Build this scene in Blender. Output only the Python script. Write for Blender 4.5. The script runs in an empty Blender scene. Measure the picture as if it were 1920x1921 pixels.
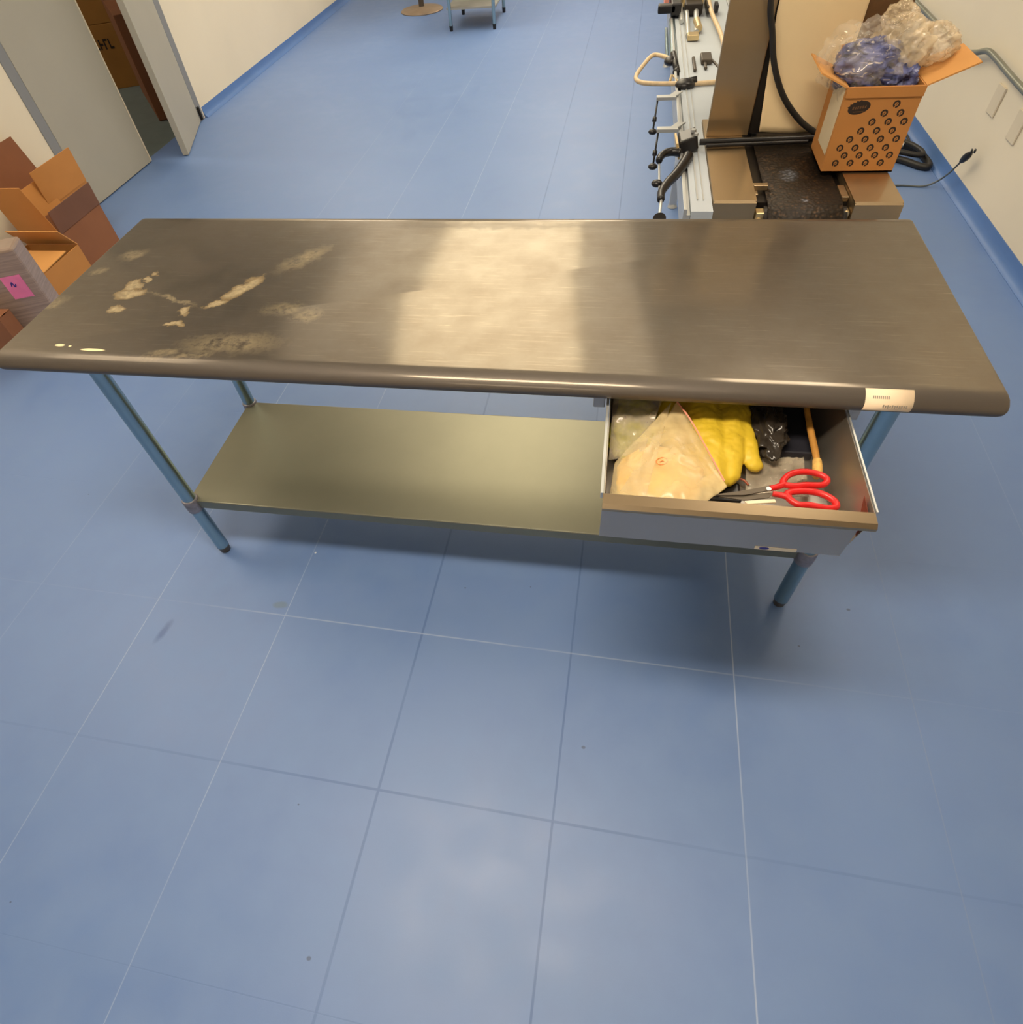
import bpy, bmesh, math, random
from mathutils import Vector, Matrix, noise, Quaternion

random.seed(7)
SC = bpy.context.scene
COL = SC.collection
V = Vector

# ------------------------------------------------------------------ camera
cam_data = bpy.data.cameras.new('camera')
cam = bpy.data.objects.new('camera', cam_data)
COL.objects.link(cam)
SC.camera = cam
cam_data.sensor_fit = 'HORIZONTAL'
cam_data.sensor_width = 36.0
cam_data.lens = 1129.7779 / 1920 * 36.0
cam_data.shift_x = 34.5226 / 1920
cam_data.shift_y = 4.9254 / 1920
cam_data.clip_start = 0.02
cam_data.clip_end = 100
cam.matrix_world = Matrix.Translation((1.3779, -0.938, 1.6504)) @ (
    Matrix.Rotation(0.2546, 4, 'Z') @ Matrix.Rotation(0.6826, 4, 'X') @ Matrix.Rotation(-0.1189, 4, 'Z'))

# ------------------------------------------------------------------ world, exposure
w = bpy.data.worlds.new('world')
SC.world = w
w.use_nodes = True
w.node_tree.nodes['Background'].inputs[0].default_value = (0.8, 0.85, 1.0, 1)
w.node_tree.nodes['Background'].inputs[1].default_value = 0.25
SC.view_settings.view_transform = 'Standard'
SC.view_settings.look = 'None'
SC.view_settings.gamma = 1
SC.view_settings.use_curve_mapping = False
SC.view_settings.exposure = 0.0

# ceiling lights, with added fill panels among them: (x0, x1, y0, y1, strength)
CEIL = 2.75
LIGHTS = [
    (0.03, 1.33, 1.95, 5.15, 5.4, 'bright wide ceiling light panel beyond the work table'),
    (-0.80, -0.03, 1.95, 5.15, 1.5, 'added dimmer light panel left of the bright wide one'),  # added to fade out the left edge of the worktop reflection
    (1.36, 1.80, 1.95, 5.15, 1.7, 'added narrow dimmer light panel right of the bright wide one'),  # added to lift the worktop tone right of the bright reflection
    (0.40, 1.60, -0.66, -0.34, 45.0, 'ceiling light panel directly above the near side of the table'),
    (-1.90, -0.90, 0.10, 1.10, 9.0, 'added fill light panel above the boxes left of the table'),  # unseen, added as fill for the left side
    (0.30, 1.50, 6.2, 7.4, 13.0, 'added fill light panel over the far end of the conveyor'),  # unseen, added as fill for the far floor
    (0.30, 1.50, 8.8, 9.8, 13.0, 'added fill light panel farthest down the room'),  # second unseen fill panel added down the room
    (-1.90, -0.90, 5.4, 6.4, 13.0, 'added fill light panel above the floor past the grey doors'),  # unseen, added as fill along the left wall
    (2.05, 2.75, 1.2, 1.9, 13.0, 'added fill light panel above the belt machine'),  # unseen, added to brighten the machine and right wall
    (0.30, 1.50, -3.1, -2.3, 6.0, 'added fill light panel behind the photographer'),  # unseen, added as fill from behind the camera
    (-4.6, -4.0, 3.6, 4.2, 30.0, 'added fill light panel inside the storeroom'),  # unseen, added to brighten the storeroom
]
LAMP_RGB = (1.0, 0.86, 0.66)


# ------------------------------------------------------------------ materials
def s2l(c):
    return tuple(((v / 255) / 12.92 if v / 255 <= 0.04045 else (((v / 255) + 0.055) / 1.055) ** 2.4) for v in c)


class NT:
    def __init__(self, name):
        self.m = bpy.data.materials.new(name)
        self.m.use_nodes = True
        self.t = self.m.node_tree
        self.t.nodes.clear()
        self.out = self.t.nodes.new('ShaderNodeOutputMaterial')

    def n(self, kind, **kw):
        nd = self.t.nodes.new('ShaderNode' + kind)
        for k, v in kw.items():
            if k == 'ins':
                for a, b in v.items():
                    if isinstance(b, bpy.types.NodeSocket):
                        self.t.links.new(b, nd.inputs[a])
                    else:
                        nd.inputs[a].default_value = b
            else:
                setattr(nd, k, v)
        return nd

    def math(self, op, a, b=None, c=None):
        ins = {0: a}
        if b is not None:
            ins[1] = b
        if c is not None:
            ins[2] = c
        return self.n('Math', operation=op, ins=ins).outputs[0]

    def mixc(self, fac, a, b):
        nd = self.n('Mix', data_type='RGBA')
        for k, v in ((0, fac), (6, a), (7, b)):
            if isinstance(v, bpy.types.NodeSocket):
                self.t.links.new(v, nd.inputs[k])
            else:
                nd.inputs[k].default_value = (v if k == 0 else tuple(v) + (1,))
        return nd.outputs[2]

    def coords(self):
        return self.n('TexCoord').outputs['Object']

    def noise(self, scale, detail=3, vec=None, rough=0.5, stretch=None, dist=0.0):
        v = vec or self.coords()
        if stretch:
            v = self.n('Mapping', ins={0: v, 3: stretch}).outputs[0]
        return self.n('TexNoise', ins={'Vector': v, 'Scale': scale, 'Detail': detail, 'Roughness': rough, 'Distortion': dist}).outputs[0]

    def ramp(self, fac, stops, interp='LINEAR'):
        r = self.n('ValToRGB')
        r.color_ramp.interpolation = interp
        while len(r.color_ramp.elements) > len(stops):
            r.color_ramp.elements.remove(r.color_ramp.elements[-1])
        while len(r.color_ramp.elements) < len(stops):
            r.color_ramp.elements.new(1)
        for e, (p, c) in zip(r.color_ramp.elements, stops):
            e.position = p
            e.color = (c, c, c, 1) if isinstance(c, (int, float)) else tuple(c) + (1,)
        self.t.links.new(fac, r.inputs[0])
        return r.outputs[0]

    def link(self, a, b):
        self.t.links.new(a, b)


def mat(name, rgb, rough=0.5, metal=0.0, var=0.12, vscale=8.0, bump=0.0, bscale=60.0, spec=0.5, stretch=None, rvar=0.0, coat=0.0):
    k = NT(name)
    c = s2l(rgb)
    nz = k.noise(vscale, 4, stretch=stretch)
    f = k.ramp(nz, [(0.3, 0.0), (0.7, 1.0)])
    col = k.mixc(f, tuple(max(0, v * (1 - var)) for v in c), tuple(min(1, v * (1 + var)) for v in c))
    p = k.n('BsdfPrincipled', ins={'Base Color': col, 'Roughness': rough, 'Metallic': metal, 'Specular IOR Level': spec, 'Coat Weight': coat})
    if rvar:
        r = k.n('MapRange', ins={0: nz, 1: 0.3, 2: 0.7, 3: max(0.02, rough - rvar), 4: rough + rvar}).outputs[0]
        k.link(r, p.inputs['Roughness'])
    if bump:
        b = k.n('Bump', ins={'Strength': bump, 'Distance': 0.002, 'Height': k.noise(bscale, 3, stretch=stretch)})
        k.link(b.outputs[0], p.inputs['Normal'])
    k.link(p.outputs[0], k.out.inputs[0])
    return k.m


def plastic_film(name, rgb, opacity, rough=0.12, wr=60.0, spec=0.6):
    k = NT(name)
    nz = k.noise(wr, 4, rough=0.6)
    b = k.n('Bump', ins={'Strength': 0.5, 'Distance': 0.004, 'Height': nz})
    p = k.n('BsdfPrincipled', ins={'Base Color': s2l(rgb) + (1,), 'Roughness': rough, 'Specular IOR Level': spec, 'Normal': b.outputs[0]})
    t = k.n('BsdfTransparent')
    f = k.n('MapRange', ins={0: nz, 1: 0.35, 2: 0.7, 3: max(0, opacity - 0.15), 4: min(1, opacity + 0.2)}).outputs[0]
    m = k.n('MixShader', ins={0: f, 1: t.outputs[0], 2: p.outputs[0]})
    k.link(m.outputs[0], k.out.inputs[0])
    return k.m


def emit(name, rgb, strength):
    k = NT(name)
    e = k.n('Emission', ins={'Color': tuple(rgb) + (1,), 'Strength': strength})
    k.link(e.outputs[0], k.out.inputs[0])
    return k.m


def blob_mask(k, sx, sy, cx, cy, rx, ry, ang=0.0, soft=0.35, nz=None, amp=0.5):
    """elliptic stain of its own shape around (cx, cy), edge broken up by noise"""
    ca, sa = math.cos(ang), math.sin(ang)
    dx = k.math('SUBTRACT', sx, cx)
    dy = k.math('SUBTRACT', sy, cy)
    u = k.math('MULTIPLY', k.math('ADD', k.math('MULTIPLY', dx, ca), k.math('MULTIPLY', dy, sa)), 1 / rx)
    v = k.math('MULTIPLY', k.math('SUBTRACT', k.math('MULTIPLY', dy, ca), k.math('MULTIPLY', dx, sa)), 1 / ry)
    d = k.math('SQRT', k.math('ADD', k.math('MULTIPLY', u, u), k.math('MULTIPLY', v, v)))
    if nz is not None:
        d = k.math('ADD', d, k.math('MULTIPLY', k.math('SUBTRACT', nz, 0.5), amp * 2))
    return k.n('MapRange', ins={0: d, 1: 1 - soft, 2: 1 + soft * 0.3, 3: 1.0, 4: 0.0}).outputs[0]


def add_masks(k, ms):
    a = ms[0]
    for b in ms[1:]:
        a = k.math('MAXIMUM', a, b)
    return a


def floor_material():
    k = NT('blue_vinyl_tiles')
    pos = k.n('NewGeometry').outputs['Position']
    sep = k.n('SeparateXYZ', ins={0: pos})
    x, y = sep.outputs[0], sep.outputs[1]
    g = -0.0186
    gx, gy, s = 1.3546, -0.1345, 0.457
    dx = k.math('SUBTRACT', x, gx)
    dy = k.math('SUBTRACT', y, gy)
    u = k.math('MULTIPLY', k.math('ADD', k.math('MULTIPLY', dx, math.cos(g)), k.math('MULTIPLY', dy, math.sin(g))), 1 / s)
    v = k.math('MULTIPLY', k.math('SUBTRACT', k.math('MULTIPLY', dy, math.cos(g)), k.math('MULTIPLY', dx, math.sin(g))), 1 / s)
    ui = k.math('ROUND', u)
    vi = k.math('ROUND', v)
    du = k.math('MULTIPLY', k.math('ABSOLUTE', k.math('SUBTRACT', u, ui)), s)
    dv = k.math('MULTIPLY', k.math('ABSOLUTE', k.math('SUBTRACT', v, vi)), s)
    n1 = k.noise(1.3, 5, pos)
    n2 = k.noise(9, 5, pos)
    n3 = k.noise(420, 2, pos)
    nbreak = k.noise(1.9, 3, pos)
    base = k.mixc(k.ramp(n1, [(0.35, 0), (0.65, 1)]), s2l((94, 125, 181)), s2l((102, 132, 186)))
    base = k.mixc(k.ramp(n2, [(0.3, 0), (0.75, 1)]), base, s2l((105, 135, 187)))
    # seams: column index -3..2 seen in front of the table; light or dark weld rods
    def sel(idx, vals):      # vals: {index: value}
        out = None
        for i, val in vals.items():
            m = k.math('COMPARE', idx, float(i), 0.25)
            m = k.math('MULTIPLY', m, val)
            out = m if out is None else k.math('ADD', out, m)
        return out
    light_u = sel(ui, {-4: 0.3, -3: 0.75, -2: 0.75, 1: 0.95, 2: 0.35, 3: .2})
    dark_u = sel(ui, {-1: 0.7, 0: 0.85, 2: 0.55, -3: 0.1})
    wide_u = k.math('ADD', 0.0016, k.math('MULTIPLY', sel(ui, {-1: 1.0, 0: 0.7, 1: .25}), 0.0030))
    light_v = sel(vi, {0: 0.75})
    dark_v = sel(vi, {-1: 0.7, -2: 0.35, 0: 0.05, 1: 0.12, 2: 0.1})
    wide_v = k.math('ADD', 0.0016, k.math('MULTIPLY', sel(vi, {-1: 1.0, 0: .45}), 0.0026))
    # the pale weld of row A shows only across the middle tiles
    cen = k.n('MapRange', ins={0: k.math('ABSOLUTE', k.math('SUBTRACT', x, 1.08)), 1: 0.55, 2: 0.95, 3: 1.0, 4: 0.12}).outputs[0]
    light_v = k.math('MULTIPLY', light_v, cen)
    cen2 = k.n('MapRange', ins={0: k.math('ABSOLUTE', k.math('SUBTRACT', x, 1.15)), 1: 0.3, 2: 1.1, 3: 1.0, 4: 0.3}).outputs[0]
    dark_v = k.math('MULTIPLY', dark_v, cen2)
    brk = k.ramp(nbreak, [(0.35, 0.45), (0.55, 1.0)])
    mu = k.n('MapRange', ins={0: du, 1: k.math('MULTIPLY', wide_u, 0.55), 2: wide_u, 3: 1.0, 4: 0.0}).outputs[0]
    mv = k.n('MapRange', ins={0: dv, 1: k.math('MULTIPLY', wide_v, 0.55), 2: wide_v, 3: 1.0, 4: 0.0}).outputs[0]
    fl = k.math('MULTIPLY', k.math('MAXIMUM', k.math('MULTIPLY', mu, light_u), k.math('MULTIPLY', mv, light_v)), brk)
    fd = k.math('MULTIPLY', k.math('MAXIMUM', k.math('MULTIPLY', mu, dark_u), k.math('MULTIPLY', mv, dark_v)), brk)
    col = k.mixc(k.math('MULTIPLY', fd, 0.75), base, s2l((52, 90, 150)))
    col = k.mixc(k.math('MULTIPLY', fl, 0.8), col, s2l((165, 180, 208)))
    # scuffs and specks
    nz = k.noise(40, 3, pos)
    B = lambda *a, **q: blob_mask(k, x, y, *a, nz=nz, **q)
    col = k.mixc(k.math('MULTIPLY', B(0.411, -0.082, 0.028, 0.013, 0.05, amp=0.35), 0.55), col, s2l((98, 118, 125)))
    col = k.mixc(k.math('MULTIPLY', B(0.063, -0.222, 0.014, 0.045, -0.2, soft=.6, amp=0.3), 0.75), col, s2l((62, 92, 150)))
    specks = add_masks(k, [blob_mask(k, x, y, a, b, r, r * 0.8, 0) for a, b, r in (
        (0.999, 0.051, 0.0035), (1.208, 0.079, 0.0025), (0.69, -0.648, 0.003), (0.832, -0.952, 0.006),
        (1.409, -0.401, 0.006), (2.158, 0.109, 0.006), (0.055, -0.964, 0.003), (-0.55, 0.3, 0.003), (2.0, -0.03, 0.004))])
    col = k.mixc(k.math('MULTIPLY', specks, 0.7), col, s2l((50, 65, 95)))
    col = k.mixc(k.math('MULTIPLY', blob_mask(k, x, y, 0.454, 0.131, 0.004, 0.004), 0.9), col, s2l((215, 220, 225)))
    p = k.n('BsdfPrincipled', ins={'Base Color': col, 'Roughness': 0.4, 'Specular IOR Level': 0.95})
    r = k.n('MapRange', ins={0: n2, 1: 0.3, 2: 0.75, 3: 0.46, 4: 0.58}).outputs[0]
    k.link(r, p.inputs['Roughness'])
    h = k.math('SUBTRACT', k.math('MULTIPLY', n3, 0.25), k.math('ADD', k.math('MULTIPLY', mu, 0.5), k.math('MULTIPLY', mv, 0.5)))
    b = k.n('Bump', ins={'Strength': 0.25, 'Distance': 0.001, 'Height': h})
    k.link(b.outputs[0], p.inputs['Normal'])
    k.link(p.outputs[0], k.out.inputs[0])
    return k.m


def worn_steel_top():
    """brushed stainless worktop: sharp and broad metal lobes mixed, scratches, dried residue"""
    k = NT('worn_stainless_worktop')
    pos = k.n('NewGeometry').outputs['Position']
    sep = k.n('SeparateXYZ', ins={0: pos})
    x, y = sep.outputs[0], sep.outputs[1]
    n1 = k.noise(2.2, 5, pos, rough=0.6)
    n2 = k.noise(11, 5, pos, rough=0.65)
    mp = k.n('Mapping', ins={0: pos, 2: (0, 0, 0.5), 3: (3.0, 60.0, 1.0)}).outputs[0]
    scr = k.noise(3.0, 6, mp, rough=0.7)
    mp2 = k.n('Mapping', ins={0: pos, 2: (0, 0, -0.7), 3: (4.0, 90.0, 1.0)}).outputs[0]
    scr2 = k.noise(2.0, 4, mp2, rough=0.7)
    nz = k.noise(22, 5, pos, rough=0.65)
    base = k.mixc(k.ramp(n1, [(0.3, 0), (0.7, 1)]), s2l((126, 118, 108)), s2l((138, 130, 118)))
    base = k.mixc(k.math('MULTIPLY', k.ramp(n2, [(0.35, 0), (0.75, 1)]), 0.35), base, s2l((118, 102, 84)))
    base = k.mixc(k.math('MULTIPLY', k.ramp(scr, [(0.55, 0), (0.75, 1)]), 0.25), base, s2l((200, 188, 170)))
    base = k.mixc(k.math('MULTIPLY', k.ramp(scr2, [(0.66, 0), (0.72, 1)]), 0.3), base, s2l((205, 192, 170)))
    nrm = k.n('Bump', ins={'Strength': 0.06, 'Distance': 0.0006, 'Height': k.math('ADD', scr, k.math('MULTIPLY', n2, 0.15))}).outputs[0]
    sharp = k.n('BsdfPrincipled', ins={'Base Color': base, 'Metallic': 1.0, 'Roughness': 0.13, 'Normal': nrm})
    broad = k.n('BsdfPrincipled', ins={'Base Color': base, 'Metallic': 1.0, 'Roughness': 0.42, 'Normal': nrm})
    r = k.n('MapRange', ins={0: n2, 1: 0.3, 2: 0.7, 3: 0.36, 4: 0.5}).outputs[0]
    k.link(r, broad.inputs['Roughness'])
    metal = k.n('MixShader', ins={0: 0.5, 1: sharp.outputs[0], 2: broad.outputs[0]})
    # dull film of wear on the left half (dirt, own shape)
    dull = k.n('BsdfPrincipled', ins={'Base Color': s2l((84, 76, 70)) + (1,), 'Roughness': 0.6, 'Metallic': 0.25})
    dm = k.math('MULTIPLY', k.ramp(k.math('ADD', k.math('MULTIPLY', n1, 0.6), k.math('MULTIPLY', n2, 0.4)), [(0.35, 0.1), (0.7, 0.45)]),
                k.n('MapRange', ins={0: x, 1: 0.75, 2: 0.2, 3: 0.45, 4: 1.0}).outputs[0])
    dm = k.math('MAXIMUM', dm, k.n('MapRange', ins={0: y, 1: 0.032, 2: 0.012, 3: 0.0, 4: 0.75}).outputs[0])  # dull darker band along the front nose, put in to mute its highlight
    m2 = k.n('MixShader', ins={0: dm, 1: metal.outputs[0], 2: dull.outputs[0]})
    wx = k.math('ADD', x, k.math('MULTIPLY', k.math('SUBTRACT', k.noise(26, 3, pos, rough=0.6), 0.5), 0.055))
    wy = k.math('ADD', y, k.math('MULTIPLY', k.math('SUBTRACT', k.noise(31, 3, k.n('Mapping', ins={0: pos, 1: (5.2, 1.3, 0)}).outputs[0], rough=0.6), 0.5), 0.05))
    fine = k.noise(85, 4, pos, rough=0.7)
    nzz = k.math('ADD', k.math('MULTIPLY', nz, 0.5), k.math('MULTIPLY', fine, 0.5))
    B = lambda cx, cy, rx, ry, ang=0.0, amp=0.55, soft=0.45: blob_mask(k, (x if amp < 0.2 else wx), (y if amp < 0.2 else wy), cx, cy, rx, ry, ang, soft, nzz, amp * 1.3)
    pale = add_masks(k, [
        B(0.205, 0.262, 0.045, 0.022, 0.2), B(0.19, 0.30, 0.02, 0.03), B(0.205, 0.195, 0.018, 0.018, 0.6),
        B(0.222, 0.355, 0.013, 0.014, 0.5), B(0.215, 0.325, 0.008, 0.014, 0.5), B(0.497, 0.30, 0.062, 0.022, 1.05, amp=.4), 
        B(0.455, 0.228, 0.026, 0.012, 0.6), B(0.392, 0.193, 0.013, 0.02), B(0.39, 0.142, 0.020, 0.009, amp=.3)])
    faint = add_masks(k, [
        B(0.63, 0.215, 0.055, 0.028, 0.2, 1.1), B(0.70, 0.19, 0.04, 0.03, 0, 1.1), B(0.05, 0.366, 0.030, 0.018, 0.5), B(0.02, 0.21, 0.04, 0.03, 0.9, 0.9),
        B(0.10, 0.45, 0.04, 0.03, 0.5, .9), B(0.56, 0.075, 0.12, 0.04, 0.1, 1.0), B(0.60, 0.44, 0.09, 0.035, 0.9, 0.9), B(0.42, 0.03, 0.05, 0.016, 0.3, 0.8),
        B(0.33, 0.245, 0.10, 0.006, -0.35, .5), B(0.50, 0.03, 0.05, 0.012, 0.2, 0.8)])
    white = add_masks(k, [B(0.150, 0.046, 0.013, 0.005, 0, 0.15, .2), B(0.178, 0.044, 0.004, 0.003, 0, 0.1, .2), B(0.243, 0.034, 0.032, 0.005, 0, 0.15, .2)])
    grime = k.math('MULTIPLY', B(1.05, 0.62, 0.3, 0.02, 0, 1.0), 0.35)
    dirt = k.n('BsdfPrincipled', ins={'Base Color': s2l((176, 158, 122)) + (1,), 'Roughness': 0.5})
    ring = k.n('BsdfPrincipled', ins={'Base Color': s2l((128, 100, 52)) + (1,), 'Roughness': 0.45})
    # yellowish rim of the residue
    rim = k.math('MULTIPLY', k.ramp(pale, [(0.05, 0), (0.25, 1), (0.5, 1), (0.8, 0)]), 0.35)
    m3 = k.n('MixShader', ins={0: k.math('MULTIPLY', k.math('MULTIPLY', faint, k.ramp(nzz, [(0.38, 0), (0.62, 1)])), 0.42), 1: m2.outputs[0], 2: dirt.outputs[0]})
    m4 = k.n('MixShader', ins={0: k.math('MULTIPLY', pale, k.ramp(fine, [(0.3, 0.35), (0.65, 0.85)])), 1: m3.outputs[0], 2: dirt.outputs[0]})
    m5 = k.n('MixShader', ins={0: rim, 1: m4.outputs[0], 2: ring.outputs[0]})
    cream = k.n('BsdfPrincipled', ins={'Base Color': s2l((238, 220, 172)) + (1,), 'Roughness': 0.5})
    m6 = k.n('MixShader', ins={0: white, 1: m5.outputs[0], 2: cream.outputs[0]})
    m7 = k.n('MixShader', ins={0: grime, 1: m6.outputs[0], 2: dull.outputs[0]})
    k.link(m7.outputs[0], k.out.inputs[0])
    return k.m


def brushed(name, rgb, r1=0.2, r2=0.45, mixf=0.5, stretch=(2, 60, 2), var=0.1):
    k = NT(name)
    c = s2l(rgb)
    nz = k.noise(4, 5, rough=0.6)
    sc = k.noise(3, 5, stretch=stretch, rough=0.7)
    base = k.mixc(nz, tuple(v * (1 - var) for v in c), tuple(min(1, v * (1 + var)) for v in c))
    nrm = k.n('Bump', ins={'Strength': 0.08, 'Distance': 0.0006, 'Height': sc}).outputs[0]
    a = k.n('BsdfPrincipled', ins={'Base Color': base, 'Metallic': 1.0, 'Roughness': r1, 'Normal': nrm})
    b = k.n('BsdfPrincipled', ins={'Base Color': base, 'Metallic': 1.0, 'Roughness': r2, 'Normal': nrm})
    m = k.n('MixShader', ins={0: mixf, 1: a.outputs[0], 2: b.outputs[0]})
    k.link(m.outputs[0], k.out.inputs[0])
    return k.m


def belt_material():
    k = NT('woven_mesh_belt')
    co = k.coords()
    wv = k.n('TexVoronoi', ins={'Vector': co, 'Scale': 95.0})
    lines = k.n('TexWave', ins={'Vector': co, 'Scale': 40.0, 'Distortion': 0.6})
    lines.bands_direction = 'Y'
    n = k.noise(30, 4, co)
    f = k.math('MULTIPLY', k.ramp(wv.outputs[0], [(0.15, 1), (0.5, 0)]), k.ramp(n, [(0.4, 0.15), (0.7, 1)]))
    col = k.mixc(f, s2l((40, 31, 24)), s2l((112, 84, 58)))
    col = k.mixc(k.math('MULTIPLY', k.ramp(lines.outputs[0], [(0.6, 0), (0.9, 1)]), 0.55), col, s2l((24, 18, 14)))
    sep = k.n('SeparateXYZ', ins={0: k.n('NewGeometry').outputs['Position']})
    nz = k.noise(60, 4, co)
    m = add_masks(k, [blob_mask(k, sep.outputs[0], sep.outputs[1], 1.905, 1.18, 0.028, 0.045, -0.2, 0.6, nz, 0.7),
                      blob_mask(k, sep.outputs[0], sep.outputs[1], 1.925, 1.01, 0.012, 0.01, 0, 0.6, nz, 0.7)])
    col = k.mixc(k.math('MULTIPLY', m, k.math('MULTIPLY', k.ramp(wv.outputs[0], [(0.2, 1), (0.6, 0.2)]), 0.7)), col, s2l((150, 160, 178)))
    p = k.n('BsdfPrincipled', ins={'Base Color': col, 'Roughness': 0.55, 'Metallic': 0.3})
    b = k.n('Bump', ins={'Strength': 0.8, 'Distance': 0.003, 'Height': wv.outputs[0]})
    k.link(b.outputs[0], p.inputs['Normal'])
    k.link(p.outputs[0], k.out.inputs[0])
    return k.m


M = dict(
    floor=floor_material(),
    cove=mat('blue_cove_base', (84, 120, 180), 0.42, var=0.06, vscale=3),
    wall=mat('warm_white_wall_paint', (226, 216, 196), 0.75, var=0.03, vscale=1.5, bump=0.08, bscale=200),
    ceiling=mat('ceiling_paint', (196, 188, 172), 0.9, var=0.04, vscale=2),
    top=worn_steel_top(),
    steel=brushed('brushed_stainless', (168, 148, 120)),
    shelf=brushed('galvanised_shelf', (142, 140, 124), 0.33, 0.6, 0.6, stretch=(60, 2, 2)),
    drawer=brushed('drawer_stainless', (186, 180, 172), 0.3, 0.55, 0.7),
    machine=brushed('machine_stainless', (184, 162, 130), 0.14, 0.5, 0.65, stretch=(60, 2, 2)),
    leg=brushed('galvanised_tube', (158, 182, 190), 0.18, 0.38, 0.5, stretch=(2, 2, 20)),
    alu=mat('pale_aluminium', (196, 198, 198), 0.4, 0.65, var=0.05),
    belt=belt_material(),
    white_belt=mat('pale_conveyor_belt', (178, 186, 196), 0.45, var=0.05, vscale=3),
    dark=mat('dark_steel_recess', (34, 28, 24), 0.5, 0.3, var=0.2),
    black=mat('black_plastic', (24, 22, 24), 0.35, var=0.2, vscale=20),
    blackrubber=mat('black_rubber_cable', (28, 26, 25), 0.5, var=0.2),
    greycord=mat('grey_cord', (92, 98, 98), 0.5),
    greyfoot=mat('grey_foot', (82, 74, 66), 0.5, 0.4),
    collar=mat('cast_collar', (138, 134, 140), 0.42, 0.7, var=0.2, vscale=60, bump=0.2, bscale=120),
    door=mat('grey_door_paint', (168, 164, 152), 0.5, var=0.03, vscale=3),
    frame=mat('grey_frame_paint', (132, 134, 138), 0.5, var=0.04, vscale=3),
    kraft=mat('kraft_cardboard', (188, 128, 66), 0.8, var=0.05, vscale=5, stretch=(1, 1, 2), bump=0.1, bscale=30),
    kraft_dark=mat('brown_cardboard', (138, 88, 58), 0.8, var=0.08, vscale=5),
    kraft_purple=mat('dull_brown_cardboard', (112, 76, 60), 0.85, var=0.1, vscale=6),
    kraft_light=mat('light_kraft_cardboard', (208, 150, 84), 0.78, var=0.06, vscale=5),
    store_carton=mat('storage_carton', (166, 116, 54), 0.85, var=0.1, vscale=4),
    box_white=mat('pale_side_panel', (214, 200, 172), 0.6, var=0.05),
    ink=mat('black_print', (44, 30, 20), 0.7, var=0.1),
    inkfade=mat('faded_print', (104, 70, 40), 0.7, var=0.1),
    wrap=mat('stretch_wrapped_stack', (150, 128, 116), 0.35, var=0.2, vscale=5, stretch=(1, 1, 30), bump=0.6, bscale=12, coat=0.5),
    pink=mat('pink_label_paper', (226, 120, 168), 0.6, var=0.12, vscale=14),
    white_label=mat('white_label', (246, 222, 190), 0.5, var=0.03),
    faint=mat('faint_grey_print', (190, 174, 150), 0.6),
    grey_print=mat('grey_print', (150, 138, 124), 0.6),
    yellow=mat('yellow_rubber', (214, 182, 46), 0.5, var=0.06, vscale=12, bump=0.15, bscale=80),
    yellow_pack=mat('yellow_filling', (240, 190, 84), 0.6, var=0.1, vscale=12),
    green_pack=mat('yellow_green_pack', (196, 190, 50), 0.5, var=0.3, vscale=25),
    film=plastic_film('clear_zip_film', (236, 214, 164), 0.36, 0.25, 9),
    film_clear=plastic_film('clear_plastic_film', (206, 192, 168), 0.34, 0.16, 18),
    film_black=mat('black_plastic_bag', (50, 44, 38), 0.22, var=0.3, vscale=30, bump=0.9, bscale=45),
    orange_print=mat('orange_print', (226, 130, 70), 0.6),
    pink_edge=mat('pink_zip_strip', (232, 150, 130), 0.5),
    navy=mat('dark_navy_case', (34, 34, 42), 0.4, var=0.15),
    red=mat('red_handle_plastic', (214, 30, 30), 0.35, var=0.05),
    blade=mat('blade_steel', (104, 94, 82), 0.5, 0.6, var=0.08),
    wood=mat('worn_wood_handle', (198, 140, 62), 0.55, var=0.2, vscale=30, stretch=(1, 1, 1)),
    bristle=mat('tan_bristles', (222, 176, 96), 0.8, var=0.2, vscale=120),
    rust=mat('rust_brown_tape', (110, 48, 30), 0.7, var=0.3, vscale=60),
    blue_print=mat('blue_print', (40, 40, 130), 0.5),
    glove_blue=mat('blue_nitrile_bundle', (72, 80, 138), 0.4, var=0.5, vscale=14, bump=0.5, bscale=30),
    bag_clear=plastic_film('crumpled_clear_bag', (244, 232, 214), 0.15, 0.06, 9, 1.0),
    bag_white=plastic_film('cloudy_white_bag', (240, 220, 186), 0.42, 0.15, 9, 0.9),
    cover=mat('off_white_cover_cloth', (240, 216, 172), 0.8, var=0.06, vscale=4, bump=0.4, bscale=12),
    beige_hose=mat('beige_hose', (206, 182, 146), 0.5, var=0.1, vscale=60),
    brass=mat('brass_fitting', (206, 184, 140), 0.35, 0.8),
    tan_block=mat('tan_painted_block', (206, 178, 124), 0.5),
    socket=mat('wall_plate', (214, 203, 182), 0.55, var=0.02),
    conduit=mat('grey_conduit', (136, 138, 128), 0.4, 0.5),
    tablegrey=mat('grey_laminate_table', (150, 150, 146), 0.5, 0.2),
    base_disc=mat('cast_metal_base', (158, 140, 122), 0.45, 0.5),
    store_wall=mat('storeroom_wall', (150, 140, 124), 0.85),
)


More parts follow.
